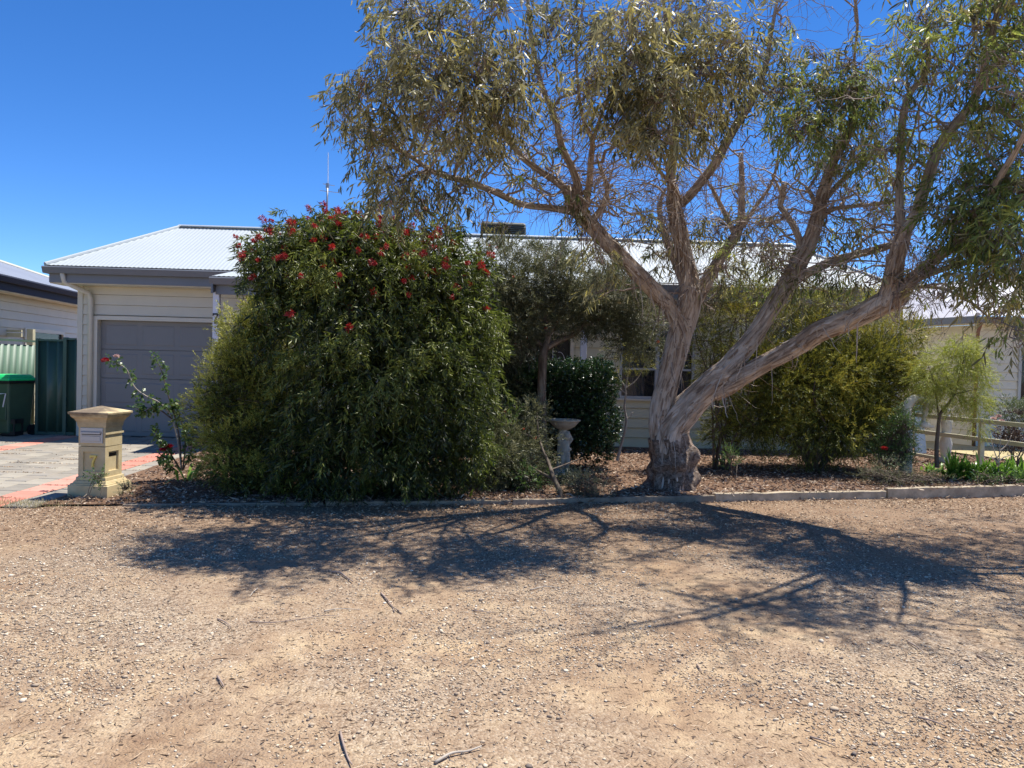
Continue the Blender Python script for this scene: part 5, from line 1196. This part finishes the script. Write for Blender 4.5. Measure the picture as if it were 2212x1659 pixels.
# little weeds on the letterbox
shrub('letterbox_sprig', 'small rose sprig leaning across the front of the letterbox base', 'plant', [B(210,1030,8.12,18,12,.06)], 26, 'rose', .06, 5, .028, .018, .9, .1, .1, (P(215, 1062, 8.15).x, 8.1, .0), 95, stems=3, up=.2, shell=.1, sr=.004, zmin=.02)
shrub('verge_weed', 'thin dry weed tuft at the right foot of the letterbox', 'plant', [B(272,1055,8.15,18,18,.08)], 60, 'sage', .06, 7, .016, .006, .8, .1, .0, (P(272, 1078, 8.15).x, 8.15, .0), 96, stems=3, up=.8, shell=.1, sr=.003, zmin=.01)

# strap-leaved clumps
def strap_clump(u, v, Y, n, L, label, lm='strap', seed=0, grp=None):
    b = P(u, v, Y); b.z = bz(b.x, b.y); t = thing('strap_leaf_clump', label, 'plant', b, 0, grp); rs_ = np.random.RandomState(seed)
    Vs = []; Ts = []; Ws = []; o_ = 0
    for i in range(n):
        a = rs_.uniform(0, 2*PI); out = rs_.uniform(.25, 1); l_ = L*rs_.uniform(.6, 1.1); s0 = np.array([rs_.normal(0, .05), rs_.normal(0, .05), 0]); t_ = np.linspace(0, 1, 7)[:, None]
        hd = np.array([math.cos(a), math.sin(a), 0]); pts = s0 + hd*l_*out*t_*.9 + np.array([0, 0, 1])*l_*(t_*(1.15-.3*out) - (t_**2)*out*1.0)
        wv = np.array([-math.sin(a), math.cos(a), 0])*(.018*np.sin(np.clip(t_*.9+.12, 0, 1)*PI)+.001)
        V = np.stack([pts-wv, pts+wv], 1).reshape(-1, 3); q = np.arange(6)*2; Ts.append(np.concatenate([np.stack([q, q+1, q+3], 1), np.stack([q, q+3, q+2], 1)])+o_); Vs.append(V); Ws.append(np.full(len(V), rs_.uniform())); o_ += len(V)
    tri_mesh('leaves', np.concatenate(Vs), np.concatenate(Ts), LM[lm], t, None, np.concatenate(Ws))
strap_clump(2060, 1005, 10.9, 120, .50, 'bright green strap-leaved clump at the foot of the lime tree', seed=1)
strap_clump(2110, 1012, 10.8, 120, .48, 'bright green strap-leaved clump below the fence post', seed=2)
strap_clump(2155, 1020, 10.7, 110, .46, 'bright green strap-leaved clump under the pale bare twigs', seed=3)
strap_clump(2200, 1022, 10.7, 110, .46, 'strap-leaved clump at the right edge of the picture', seed=4)
strap_clump(2010, 985, 11.6, 30, .22, 'small tuft of strap leaves on the dry lawn edge', seed=5)
strap_clump(405, 1000, 9.3, 10, .42, 'few tall strap leaves growing beside the rose canes', seed=6)
shrub('flowering_bush', 'light green bush with a red bloom at the wattle\'s right end', 'shrub', [B(1930,955,10.8,36,60,.3), B(1952,915,10.6,22,42,.2), B(1905,985,10.8,30,30,.2), B(1950,975,10.6,24,40,.2)], 1300, 'rose', .08, 8, .026, .011, .9, .1, .0, (P(1940, 1015, 10.9).x, 10.9, .1), 101, stems=5, up=.4, shell=.2, lump=.3, sr=.008)
rf = thing('red_bloom', 'single bright red bloom low in the light green bush', 'flower', P(1910, 967, 10.55)); rosebud(rf, P(1910, 967, 10.55), .04, 'redflower', 9)
wf = shrub('white_flower_plant', 'low plant with tiny white flowers in front of the light green bush', 'plant', [B(1925,1000,10.4,40,14,.15)], 130, 'sage', .06, 7, .018, .010, 1, .0, .0, (P(1925, 1012, 10.4).x, 10.4, .1), 102, stems=3, up=.6, shell=.1, sr=.005, zmin=.1)
shrub('dark_groundcover', 'dark grey-green ground cover behind the thick right-hand sleepers', 'ground cover', [B(1940,1035,10.1,70,14,.25), B(2010,1035,10.2,55,12,.2), B(1880,1025,10.2,40,14,.2)], 420, 'grev', .08, 9, .032, .004, .8, .1, .0, (P(1950, 1045, 10.1).x, 10.1, .1), 103, stems=3, up=.4, shell=.1, lump=.3, sr=.006, zmin=.08)
shrub('low_green_bush', 'low light green bush in the bottom right of the bed', 'shrub', [B(2190,1035,10.4,45,18,.2), B(2130,1040,10.3,25,10,.15)], 260, 'rose', .08, 8, .026, .010, .9, .1, .0, (P(2190, 1050, 10.4).x, 10.4, .12), 104, stems=3, up=.5, shell=.1, lump=.3, sr=.006, zmin=.1)
ol, op, on = shrub('oleander', 'sage green bush with pale pink blooms behind the rails at right', 'shrub', [B(2190,890,12.2,45,26,.35), B(2240,900,12.2,40,40,.35)], 420, 'sage', .10, 8, .05, .012, .8, .05, .0, (P(2190, 990, 12.2).x, 12.2, .13), 105, stems=5, up=.4, shell=.2, lump=.3, sr=.012)
for k, (u, v) in enumerate(((2146, 903), (2158, 898), (2164, 908), (2150, 912))): rosebud(ol, P(u, v, 11.9), .036, 'pinkflower', 20+k)
shrub('purple_leaf_bush', 'dark purple-brown bush behind the rails by the neighbour\'s wall', 'shrub', [B(2185,945,12.8,35,28,.3)], 320, 'purple', .08, 8, .03, .018, 1, .1, .0, (P(2185, 985, 12.8).x, 12.8, .13), 106, stems=4, up=.4, shell=.2, sr=.01)
bt2 = thing('bare_pale_shrub', 'leafless pale twiggy shrub standing in front of the rail fence', 'shrub', (P(2156, 1035, 10.6).x, 10.6, .12)); b2 = bt2.location
for pts in ([P(2156,1035,10.6), P(2158,1000,10.6), P(2160,960,10.6), P(2164,920,10.6)], [P(2158,1000,10.6), P(2148,975,10.6), P(2138,940,10.6)], [P(2159,975,10.6), P(2175,960,10.6), P(2185,940,10.6)], [P(2158,995,10.6), P(2175,985,10.6), P(2200,985,10.6)], [P(2156,1000,10.6), P(2145,990,10.6), P(2125,985,10.6)]):
    m = MB(); cc = catmull(pts, 4); m.tube([q-b2 for q in cc], list(np.linspace(.009, .003, len(cc))), 6); m.build('stem', M['palestem'], bt2, smooth=True)
t2 = shrub('small_bed_shrub', 'thin dark-stemmed shrub at right end of the mulch', 'shrub', [B(2130,1030,10.3,22,22,.15)], 60, 'rose', .07, 6, .022, .009, .9, .1, .0, (P(2118, 1052, 10.2).x, 10.2, .11), 107, stems=4, up=.6, shell=.1, sr=.006)

# ------------------------------------------------------------------ rail fence and ornaments on the right
ra = P(1925, 890, 13.9); rb2 = P(2330, 930, 10.2)
def railpt(t, z): return Vector((ra.x+(rb2.x-ra.x)*t, ra.y+(rb2.y-ra.y)*t, z))
ztr = .88; zbr = .60
rf_ = thing('rail_fence', 'low cream two-rail timber fence on the right side of the garden', 'fence', (ra.x, ra.y, .1)); fo = rf_.location
for z_, nm in ((ztr, 'top_rail'), (zbr, 'bottom_rail')):
    m = MB(); m.bar(railpt(0, z_)-fo, railpt(1, z_)-fo, .035, .065); m.build('rail', M['rail'], rf_, bevel=.004)
m = MB(); m.bar(railpt(.02, .2)-fo, railpt(.33, .2)-fo, .035, .05); m.build('rail', M['rail'], rf_)
for u_ in (1943, 2126, 2300):
    # find t where the fence line crosses this column
    d = ray(u_, 920); t_ = (ra.y*d.x/d.y - ra.x)/((rb2.x-ra.x) - (rb2.y-ra.y)*d.x/d.y)
    q = railpt(t_, 0); m = MB(); m.box(q.x-fo.x-.035, q.x-fo.x+.035, q.y-fo.y+.02, q.y-fo.y+.09, -.02, .92-fo.z); m.build('post', M['rail'], rf_, bevel=.006)
sw = thing('curved_bird_ornament', 'cream arched bird-neck garden ornament peeping out beside the wattle', 'ornament', (P(1975, 930, 10.95).x, 10.95, .12)); so = sw.location
c_ = [P(1958,930,10.95), P(1957,900,10.95), P(1962,875,10.95), P(1975,862,10.95), P(1990,862,10.95), P(2000,872,10.95), P(1999,890,10.95), P(1994,912,10.95)]
m = MB(); cc = catmull(c_, 5); rr = np.interp(np.linspace(0, 7, len(cc)), range(8), [.07, .07, .07, .065, .055, .045, .035, .028]); m.tube([q-so for q in cc], list(rr), 16); m.build('neck', M['plaster'], sw, smooth=True)
m = MB(); q = P(1998, 918, 10.90)-so; m.ball(q, .062, 16, (1.2, .9, .8)); m.ball(q+Vector((.08, 0, -.02)), .04, 12, (1.6, .6, .6)); m.build('head', M['plaster'], sw, smooth=True)
m = MB(); m.tube([(-.10, 0, 0), (-.10, 0, P(1957, 930, 10.95).z-so.z+.02)], [.085, .07], 14); m.build('base', M['plaster'], sw, smooth=True)
stt = thing('white_statue', 'small white draped statue behind the stem of the lime tree', 'statue', (P(2043, 960, 12.7).x, 12.7, .12)); hs = P(2043, 880, 12.7).z - .12
m = MB(); m.lathe([(.09, 0), (.10, .05), (.065, .1), (.08, .18), (.10, hs*.35), (.062, hs*.5), (.08, hs*.65), (.09, hs*.75), (.055, hs*.84), (.03, hs*.87)], 18); m.build('draped_body', M['plaster'], stt, smooth=True)
m = MB(); m.ball((0, 0, hs*.93), .06, 14, (.9, .9, 1.15)); m.build('head', M['plaster'], stt, smooth=True)
bd = thing('leaning_board', 'faded blue-grey board leaning near the neighbour\'s wall behind the rails', 'board', (P(1990, 950, 14.2).x, 14.2, .12), .3)
m = MB(); m.add([(-.12, 0, 0), (.14, 0, 0), (.34, .35, .95), (.16, .35, 1.0), (-.12, .03, 0), (.14, .03, 0), (.34, .38, .95), (.16, .38, 1.0)], [(0,1,2,3), (7,6,5,4), (0,4,5,1), (1,5,6,2), (2,6,7,3), (3,7,4,0)]); m.build('plank', M['boat'], bd)

# right neighbour
A2 = P(1940, 695, 17.2); B2 = P(2112, 682, 15.4); zn = 2.78
nr_ = thing('weatherboard_neighbour', 'pale weatherboard neighbouring house with dusty white roof at right edge', 'house', (B2.x, B2.y, 0), rad(1.5))
inv2 = (Matrix.Translation((B2.x, B2.y, 0)) @ Matrix.Rotation(rad(1.5), 4, 'Z')).inverted()
def along2(u, v, off=.5):
    o = inv2 @ CAM; d = inv2.to_3x3() @ ray(u, v); t = (off-o.y)/d.y; p = o+d*t; return p.x, p.z
wxa, wza = along2(2203, 862); wn3 = (wxa, wxa+1.3, wza, 2.2)
eave2(-.0, 6.5, zn, nr_, M['gutter'], M['gutter'], .13)
boards(.45, 6.2, .1, zn-.14, [wn3], M['cream'], .5, nr_, bh=.175)
m = MB(); m.box(.45, 6.2, .552, .62, 0, zn-.05); m.build('wall_core', M['cream'], nr_)
m = MB(); m.box(.37, .45, .48, .56, .08, zn-.14); m.build('corner_trim', M['trim'], nr_)
m = MB(); m.tube([(.30, .44, .1), (.30, .44, zn-.3), (.15, .1, zn-.1)], .035, 10); m.build('downpipe', paint('rust_brown_pipe', (.20, .10, .07), .5), nr_, smooth=True)
x0, x1, z0, z1 = wn3; m = MB(); m.box(x0-.06, x0, .48, .549, z0-.06, z1+.06); m.box(x1, x1+.06, .48, .549, z0-.06, z1+.06); m.box(x0, x1, .48, .549, z1, z1+.06); m.box(x0, x1, .48, .549, z0-.06, z0); fr = m.build('window', M['frame'], nr_)
m = MB(); m.box(x0, x1, .53, .54, z0, z1); m.build('pane', M['glass'], fr)
m = MB(); m.box(x0, x1, .545, .55, z0, z1); m.build('dark_room', M['dark'], fr)
# side wing running back to the left: boards on the side wall
dl = Vector((A2.x-B2.x, A2.y-B2.y, 0)); Ls = 3.4; a2 = math.atan2(dl.y, dl.x)
M2 = Matrix.Rotation(-rad(1.5), 3, 'Z')
for k in range(16):
    z = .1 + .175*k
    if z > zn-.18: break
    p_, q_ = Vector((.37, .56, 0)), M2 @ (dl.normalized()*Ls) + Vector((.45, .45, 0)); mb = MB()
    dd = (q_-p_).normalized(); nn = Vector((-dd.y, dd.x, 0)); nn = nn if nn.y < 0 else -nn
    zt_ = min(z+.175, zn-.14)
    a_, b_ = p_+nn*.0, q_+nn*.0
    mb.add([(*(a_+nn*.03).xy, z+.002), (*(b_+nn*.03).xy, z+.002), (*(b_+nn*.012).xy, zt_), (*(a_+nn*.012).xy, zt_), (*(a_-nn*.03).xy, z+.002), (*(b_-nn*.03).xy, z+.002), (*(b_-nn*.03).xy, zt_), (*(a_-nn*.03).xy, zt_)],
           [(0,1,2,3), (7,6,5,4), (0,4,5,1), (1,5,6,2), (2,6,7,3), (3,7,4,0)])
    mb.build('weatherboard', M['cream'], nr_)
g0 = Vector((-.03, .04, 0)); g1 = q_+nn*.45
m = MB(); m.bar((*g0.xy, zn-.07), (*g1.xy, zn-.07), .11, .14); m.build('gutter', M['gutter'], nr_)
m = MB(); m.add([(*g0.xy, zn-.135), (*g1.xy, zn-.135), (*q_.xy, zn-.135), (*p_.xy, zn-.135)], [(0, 1, 2, 3)]); m.build('soffit', M['trim'], nr_)
m = MB(); e0 = Vector((0, 0, zn)); rd = Vector((1.9, 2.4, zn+1.05)); rdd = Vector((6.0, 2.4, zn+1.05))
m.add([(g0.x, g0.y, zn), (g1.x, g1.y, zn), (g1.x+1.9, g1.y+.3, zn+1.05), tuple(rd)], [(0, 3, 2, 1)]); m.build('side_roof', M['roof_pink'], nr_)
def tp2(x):
    t = min(1, max(0.001, x/1.9)); return (.04+2.36*t, zn+.02+1.03*t)
corr('roof', .0, 6.5, lambda x: (.03, zn+.015), tp2, M['roof_pink'], nr_, WL/4)
m = MB(); m.tube([(0, 0, zn+.03), tuple(rd)], .045, 8); m.build('hip_cap', M['roof_pink'], nr_)
m = MB(); m.box(.5, 6.2, 5.5, 5.6, 0, zn); m.build('rear_wall', M['cream'], nr_)

# ------------------------------------------------------------------ ground scatter
def scatter_pebbles(name, n, xr_, yr_, size, cols, seed, ico=False, dens=None, hf=hz, lift=.25, power=1.0):
    rs_ = np.random.RandomState(seed)
    y = yr_[0] + (yr_[1]-yr_[0])*rs_.uniform(0, 1, n)**power; x = rs_.uniform(-.72, .72, n)*y if xr_ is None else rs_.uniform(xr_[0], xr_[1], n)
    if dens is not None:
        dn = np.array([noise.noise(Vector((a*.9+4, b*.9, 1.5))) + .5*noise.noise(Vector((a*2.4, b*2.4, 7))) for a, b in zip(x, y)]); k = rs_.uniform(0, 1, n) < np.clip(.5+dens*dn, .05, 1); x, y = x[k], y[k]; n = len(x)
    z = np.array([hf(a, b) for a, b in zip(x, y)])
    if ico:
        t = (1+5**.5)/2; bv = unit(np.array([(-1,t,0),(1,t,0),(-1,-t,0),(1,-t,0),(0,-1,t),(0,1,t),(0,-1,-t),(0,1,-t),(t,0,-1),(t,0,1),(-t,0,-1),(-t,0,1)], float))
        bt_ = np.array([(0,11,5),(0,5,1),(0,1,7),(0,7,10),(0,10,11),(1,5,9),(5,11,4),(11,10,2),(10,7,6),(7,1,8),(3,9,4),(3,4,2),(3,2,6),(3,6,8),(3,8,9),(4,9,5),(2,4,11),(6,2,10),(8,6,7),(9,8,1)])
    else:
        bv = np.array([(1,0,0),(0,1,0),(-1,0,0),(0,-1,0),(0,0,1),(0,0,-.6)], float); bt_ = np.array([(0,1,4),(1,2,4),(2,3,4),(3,0,4),(1,0,5),(2,1,5),(3,2,5),(0,3,5)])
    s_ = size*np.exp(rs_.normal(0, .38, n)); k = len(bv)
    V = bv[None]*(1+rs_.uniform(-.25, .25, (n, k, 1)))*s_[:, None, None]*np.stack([rs_.uniform(.7, 1.3, n), rs_.uniform(.6, 1.1, n), rs_.uniform(.35, .75, n)], 1)[:, None]
    a = rs_.uniform(0, 2*PI, n); c, s2 = np.cos(a)[:, None], np.sin(a)[:, None]
    X = V[..., 0]*c - V[..., 1]*s2; Y = V[..., 0]*s2 + V[..., 1]*c
    V = np.stack([X+x[:, None], Y+y[:, None], V[..., 2]+(z+s_*lift)[:, None]], -1)
    T = (np.arange(n)*k)[:, None, None]+bt_[None]
    return tri_mesh(name, V.reshape(-1, 3), T.reshape(-1, 3), speck(name+'_mat', cols), None, 'stuff', np.repeat(rs_.uniform(0, 1, n), k), smooth=ico)
PC = [(.17, .135, .11), (.31, .24, .175), (.48, .37, .25), (.62, .50, .35), (.74, .66, .52)]
scatter_pebbles('coarse_pebbles', 17000, None, (2.4, 6.5), .0060, PC, 1, True, 1.5, power=1.15)
scatter_pebbles('fine_gravel', 115000, None, (2.4, 7.0), .0042, PC, 2, False, 1.4, power=1.1)
scatter_pebbles('verge_gravel', 30000, None, (6.0, 9.6), .0055, PC, 4, False, .8)
def chips(name, n, region, L, W, lm, seed, hf, tilt=.35, z0=.004, curl=.15):
    rs_ = np.random.RandomState(seed); pts = []
    x, y = region(rs_, n); z = np.array([hf(a, b) for a, b in zip(x, y)]); n = len(x)
    a = rs_.uniform(0, 2*PI, n); d = unit(np.stack([np.cos(a), np.sin(a), rs_.normal(0, tilt, n)], 1))
    p = np.stack([x, y, z+z0+np.abs(d[:, 2])*L*.4], 1)
    V, T, k = leaf_arrays(p, d, L*np.exp(rs_.normal(0, .4, n)), W*np.exp(rs_.normal(0, .3, n)), rs_.uniform(-curl, curl, n), True, rs_)
    return tri_mesh(name, V, T, LM[lm] if lm in LM else M[lm], None, 'stuff', np.repeat(rs_.uniform(0, 1, n), k))
LM['bedchip'] = speck('bed_bark_chip', [(.06, .035, .022), (.17, .105, .07), (.36, .26, .18), (.60, .49, .37)])  # chip colours darkened to stand in for the shade under the trees
def bed_region(rs_, n):
    x = rs_.uniform(-4.7, 9, n); y = np.array([ey(a) for a in x]) + .06 + rs_.uniform(0, 1, n)**1.2*4.6
    return x, y
chips('mulch_chips', 36000, bed_region, .045, .012, 'bedchip', 5, bz, .3, .006)
def spill_region(rs_, n):
    x = rs_.uniform(-4.0, 7.5, n); k = np.array([noise.noise(Vector((a*1.7, 0, 4))) for a in x]) + rs_.uniform(-.4, .4, n) > -.05; x = x[k]; return x, np.array([ey(a) for a in x]) + rs_.normal(.03, .07, len(x))
def spill_h(x, y):
    d = y - ey(x); return bz(x, y) if d > .06 else (ez(x)+.004 if d > -.005 else hz(x, y)+.004)
chips('spilled_mulch', 4200, spill_region, .045, .011, 'bedchip', 15, spill_h, .25, .008)
def verge_region(rs_, n):
    x = rs_.uniform(-5.0, 8, n); y = np.array([ey(a) for a in x]) - .01 - np.abs(rs_.normal(0, 1.1, n)); k = (y > 3.5) & (np.array([noise.noise(Vector((a*1.1, b*1.1, 2))) for a, b in zip(x, y)]) + rs_.uniform(-.5, .5, n) > -.15); return x[k], y[k]
chips('verge_litter', 42000, verge_region, .026, .0055, 'dry', 6, hz, .3, .003)
def near_region(rs_, n):
    y = rs_.uniform(2.6, 7.5, n); x = rs_.uniform(-.7, .7, n)*y; return x, y
chips('scattered_straw', 7000, near_region, .035, .003, 'dry', 7, hz, .12, .003)
LM['darkbits'] = speck('dark_twiglets', [(.05, .03, .02), (.14, .09, .06), (.24, .17, .12)])
chips('scattered_twiglets', 9000, near_region, .028, .004, 'darkbits', 12, hz, .15, .004)
def drive_region(rs_, n):
    cs = rs_.uniform(0, 1, (90, 2)); i = rs_.randint(0, 90, n); x = -8.2+3.4*cs[i, 0]+rs_.normal(0, .10, n); y = 7.9+5.8*cs[i, 1]+rs_.normal(0, .04, n); y = np.round((y-7.75)/.4)*.4+7.75+rs_.normal(0, .02, n); k = (x < -4.85) & (y > 7.8) & (y < 13.8); return x[k], y[k]
chips('driveway_leaf_litter', 2600, drive_region, .022, .007, 'dry', 8, lambda x, y: dz(y)+.001, .2, .002)
# dry grass tufts by the letterbox
rs_ = np.random.RandomState(3); n = 1300; x = rs_.normal(-5.05, .32, n); y = rs_.normal(7.86, .10, n); d = unit(np.stack([rs_.normal(0, .35, n), rs_.normal(0, .35, n), np.ones(n)], 1))
V, T, k = leaf_arrays(np.stack([x, y, np.full(n, .0)], 1), d, rs_.uniform(.02, .07, n), np.full(n, .003), rs_.uniform(-.2, .2, n), True, rs_)
tri_mesh('dry_grass', V, T, speck('dry_grass_mat', [(.25, .24, .08), (.50, .42, .22), (.62, .52, .30)]), None, 'stuff', np.repeat(rs_.uniform(0, 1, n), k))

# fallen twigs and sticks lying on the verge
def stick(pts, r_, label, side=None, mat='twig'):
    w_ = [G(u, v) for u, v in pts]; b = w_[0].copy(); b.z = hz(b.x, b.y)
    t = thing('fallen_twig', label, 'twig', b, 0, 'fallen twigs on the gravel verge')
    L_ = [Vector((p.x-b.x, p.y-b.y, hz(p.x, p.y)-b.z+r_*1.3+.006*(i % 2))) for i, p in enumerate(w_)]
    cc = catmull(L_, 5); m = MB(); m.tube(cc, list(np.linspace(r_, r_*.45, len(cc))), 6); m.build('stem', M[mat], t, smooth=True)
    for s_ in (side or []):
        q = [G(u, v) for u, v in s_]; q = [Vector((p.x-b.x, p.y-b.y, hz(p.x, p.y)-b.z+r_)) for p in q]; m = MB(); m.tube(catmull(q, 4) if len(q) > 2 else q, [r_*.6]*(len(catmull(q, 4)) if len(q) > 2 else 2), 5); m.build('side_shoot', M[mat], t, smooth=True)
stick([(718, 1237), (735, 1240), (750, 1250), (762, 1259)], .008, 'short dark curved stick in the left-centre shade edge')
stick([(823, 1281), (838, 1298), (848, 1310), (862, 1322)], .006, 'forked dark twig nearest the middle of the bright gravel', [[(848, 1310), (852, 1322)], [(858, 1318), (868, 1326)]])
stick([(540, 1343), (590, 1348), (640, 1340), (700, 1333), (735, 1331)], .004, 'longest thin twig lying left of centre')
stick([(700, 1322), (730, 1318), (780, 1316)], .005, 'knobbly pale twig just above the longest thin twig', None, 'palestem')
stick([(470, 1337), (485, 1345), (500, 1356)], .005, 'short dark twig left of the longest thin twig')
stick([(1145, 1276), (1175, 1271), (1215, 1273)], .005, 'pale twig below the centre tree shade', None, 'palestem')
stick([(1020, 1318), (1050, 1324), (1075, 1324)], .004, 'thin brown twig right of the forked twig')
stick([(395, 1187), (415, 1195), (432, 1203)], .005, 'twig in front of the letterbox mulch')
stick([(556, 1271), (547, 1280), (540, 1288)], .005, 'pale bent twig left of the dark curved stick', None, 'palestem')
stick([(470, 1465), (477, 1480), (484, 1490)], .006, 'short dark twig on the lower left gravel')
stick([(735, 1590), (742, 1620), (752, 1648), (760, 1664)], .006, 'curved dark stick at the lower left of centre')
stick([(940, 1655), (975, 1638), (1010, 1630), (1040, 1622)], .007, 'pale thick stick at the bottom edge', None, 'palestem')
stick([(1960, 1389), (1980, 1402), (2003, 1418)], .005, 'straight dark twig on the bright gravel at right')
stick([(2110, 1418), (2130, 1432), (2148, 1445)], .005, 'straight dark twig farthest right on the gravel')
stick([(1984, 1553), (2010, 1563), (2045, 1575)], .006, 'long dark twig lower right beside small chips', [[(2000, 1560), (2012, 1572)]])
stick([(1750, 1593), (1780, 1605), (1805, 1614)], .005, 'dark twig at the lower right of centre')
stick([(1515, 1304), (1530, 1302), (1560, 1304)], .003, 'faint thin twig near the centre-right shade tip')
stick([(1505, 1435), (1510, 1443), (1515, 1450)], .005, 'tiny dark twig in the middle of the open gravel')
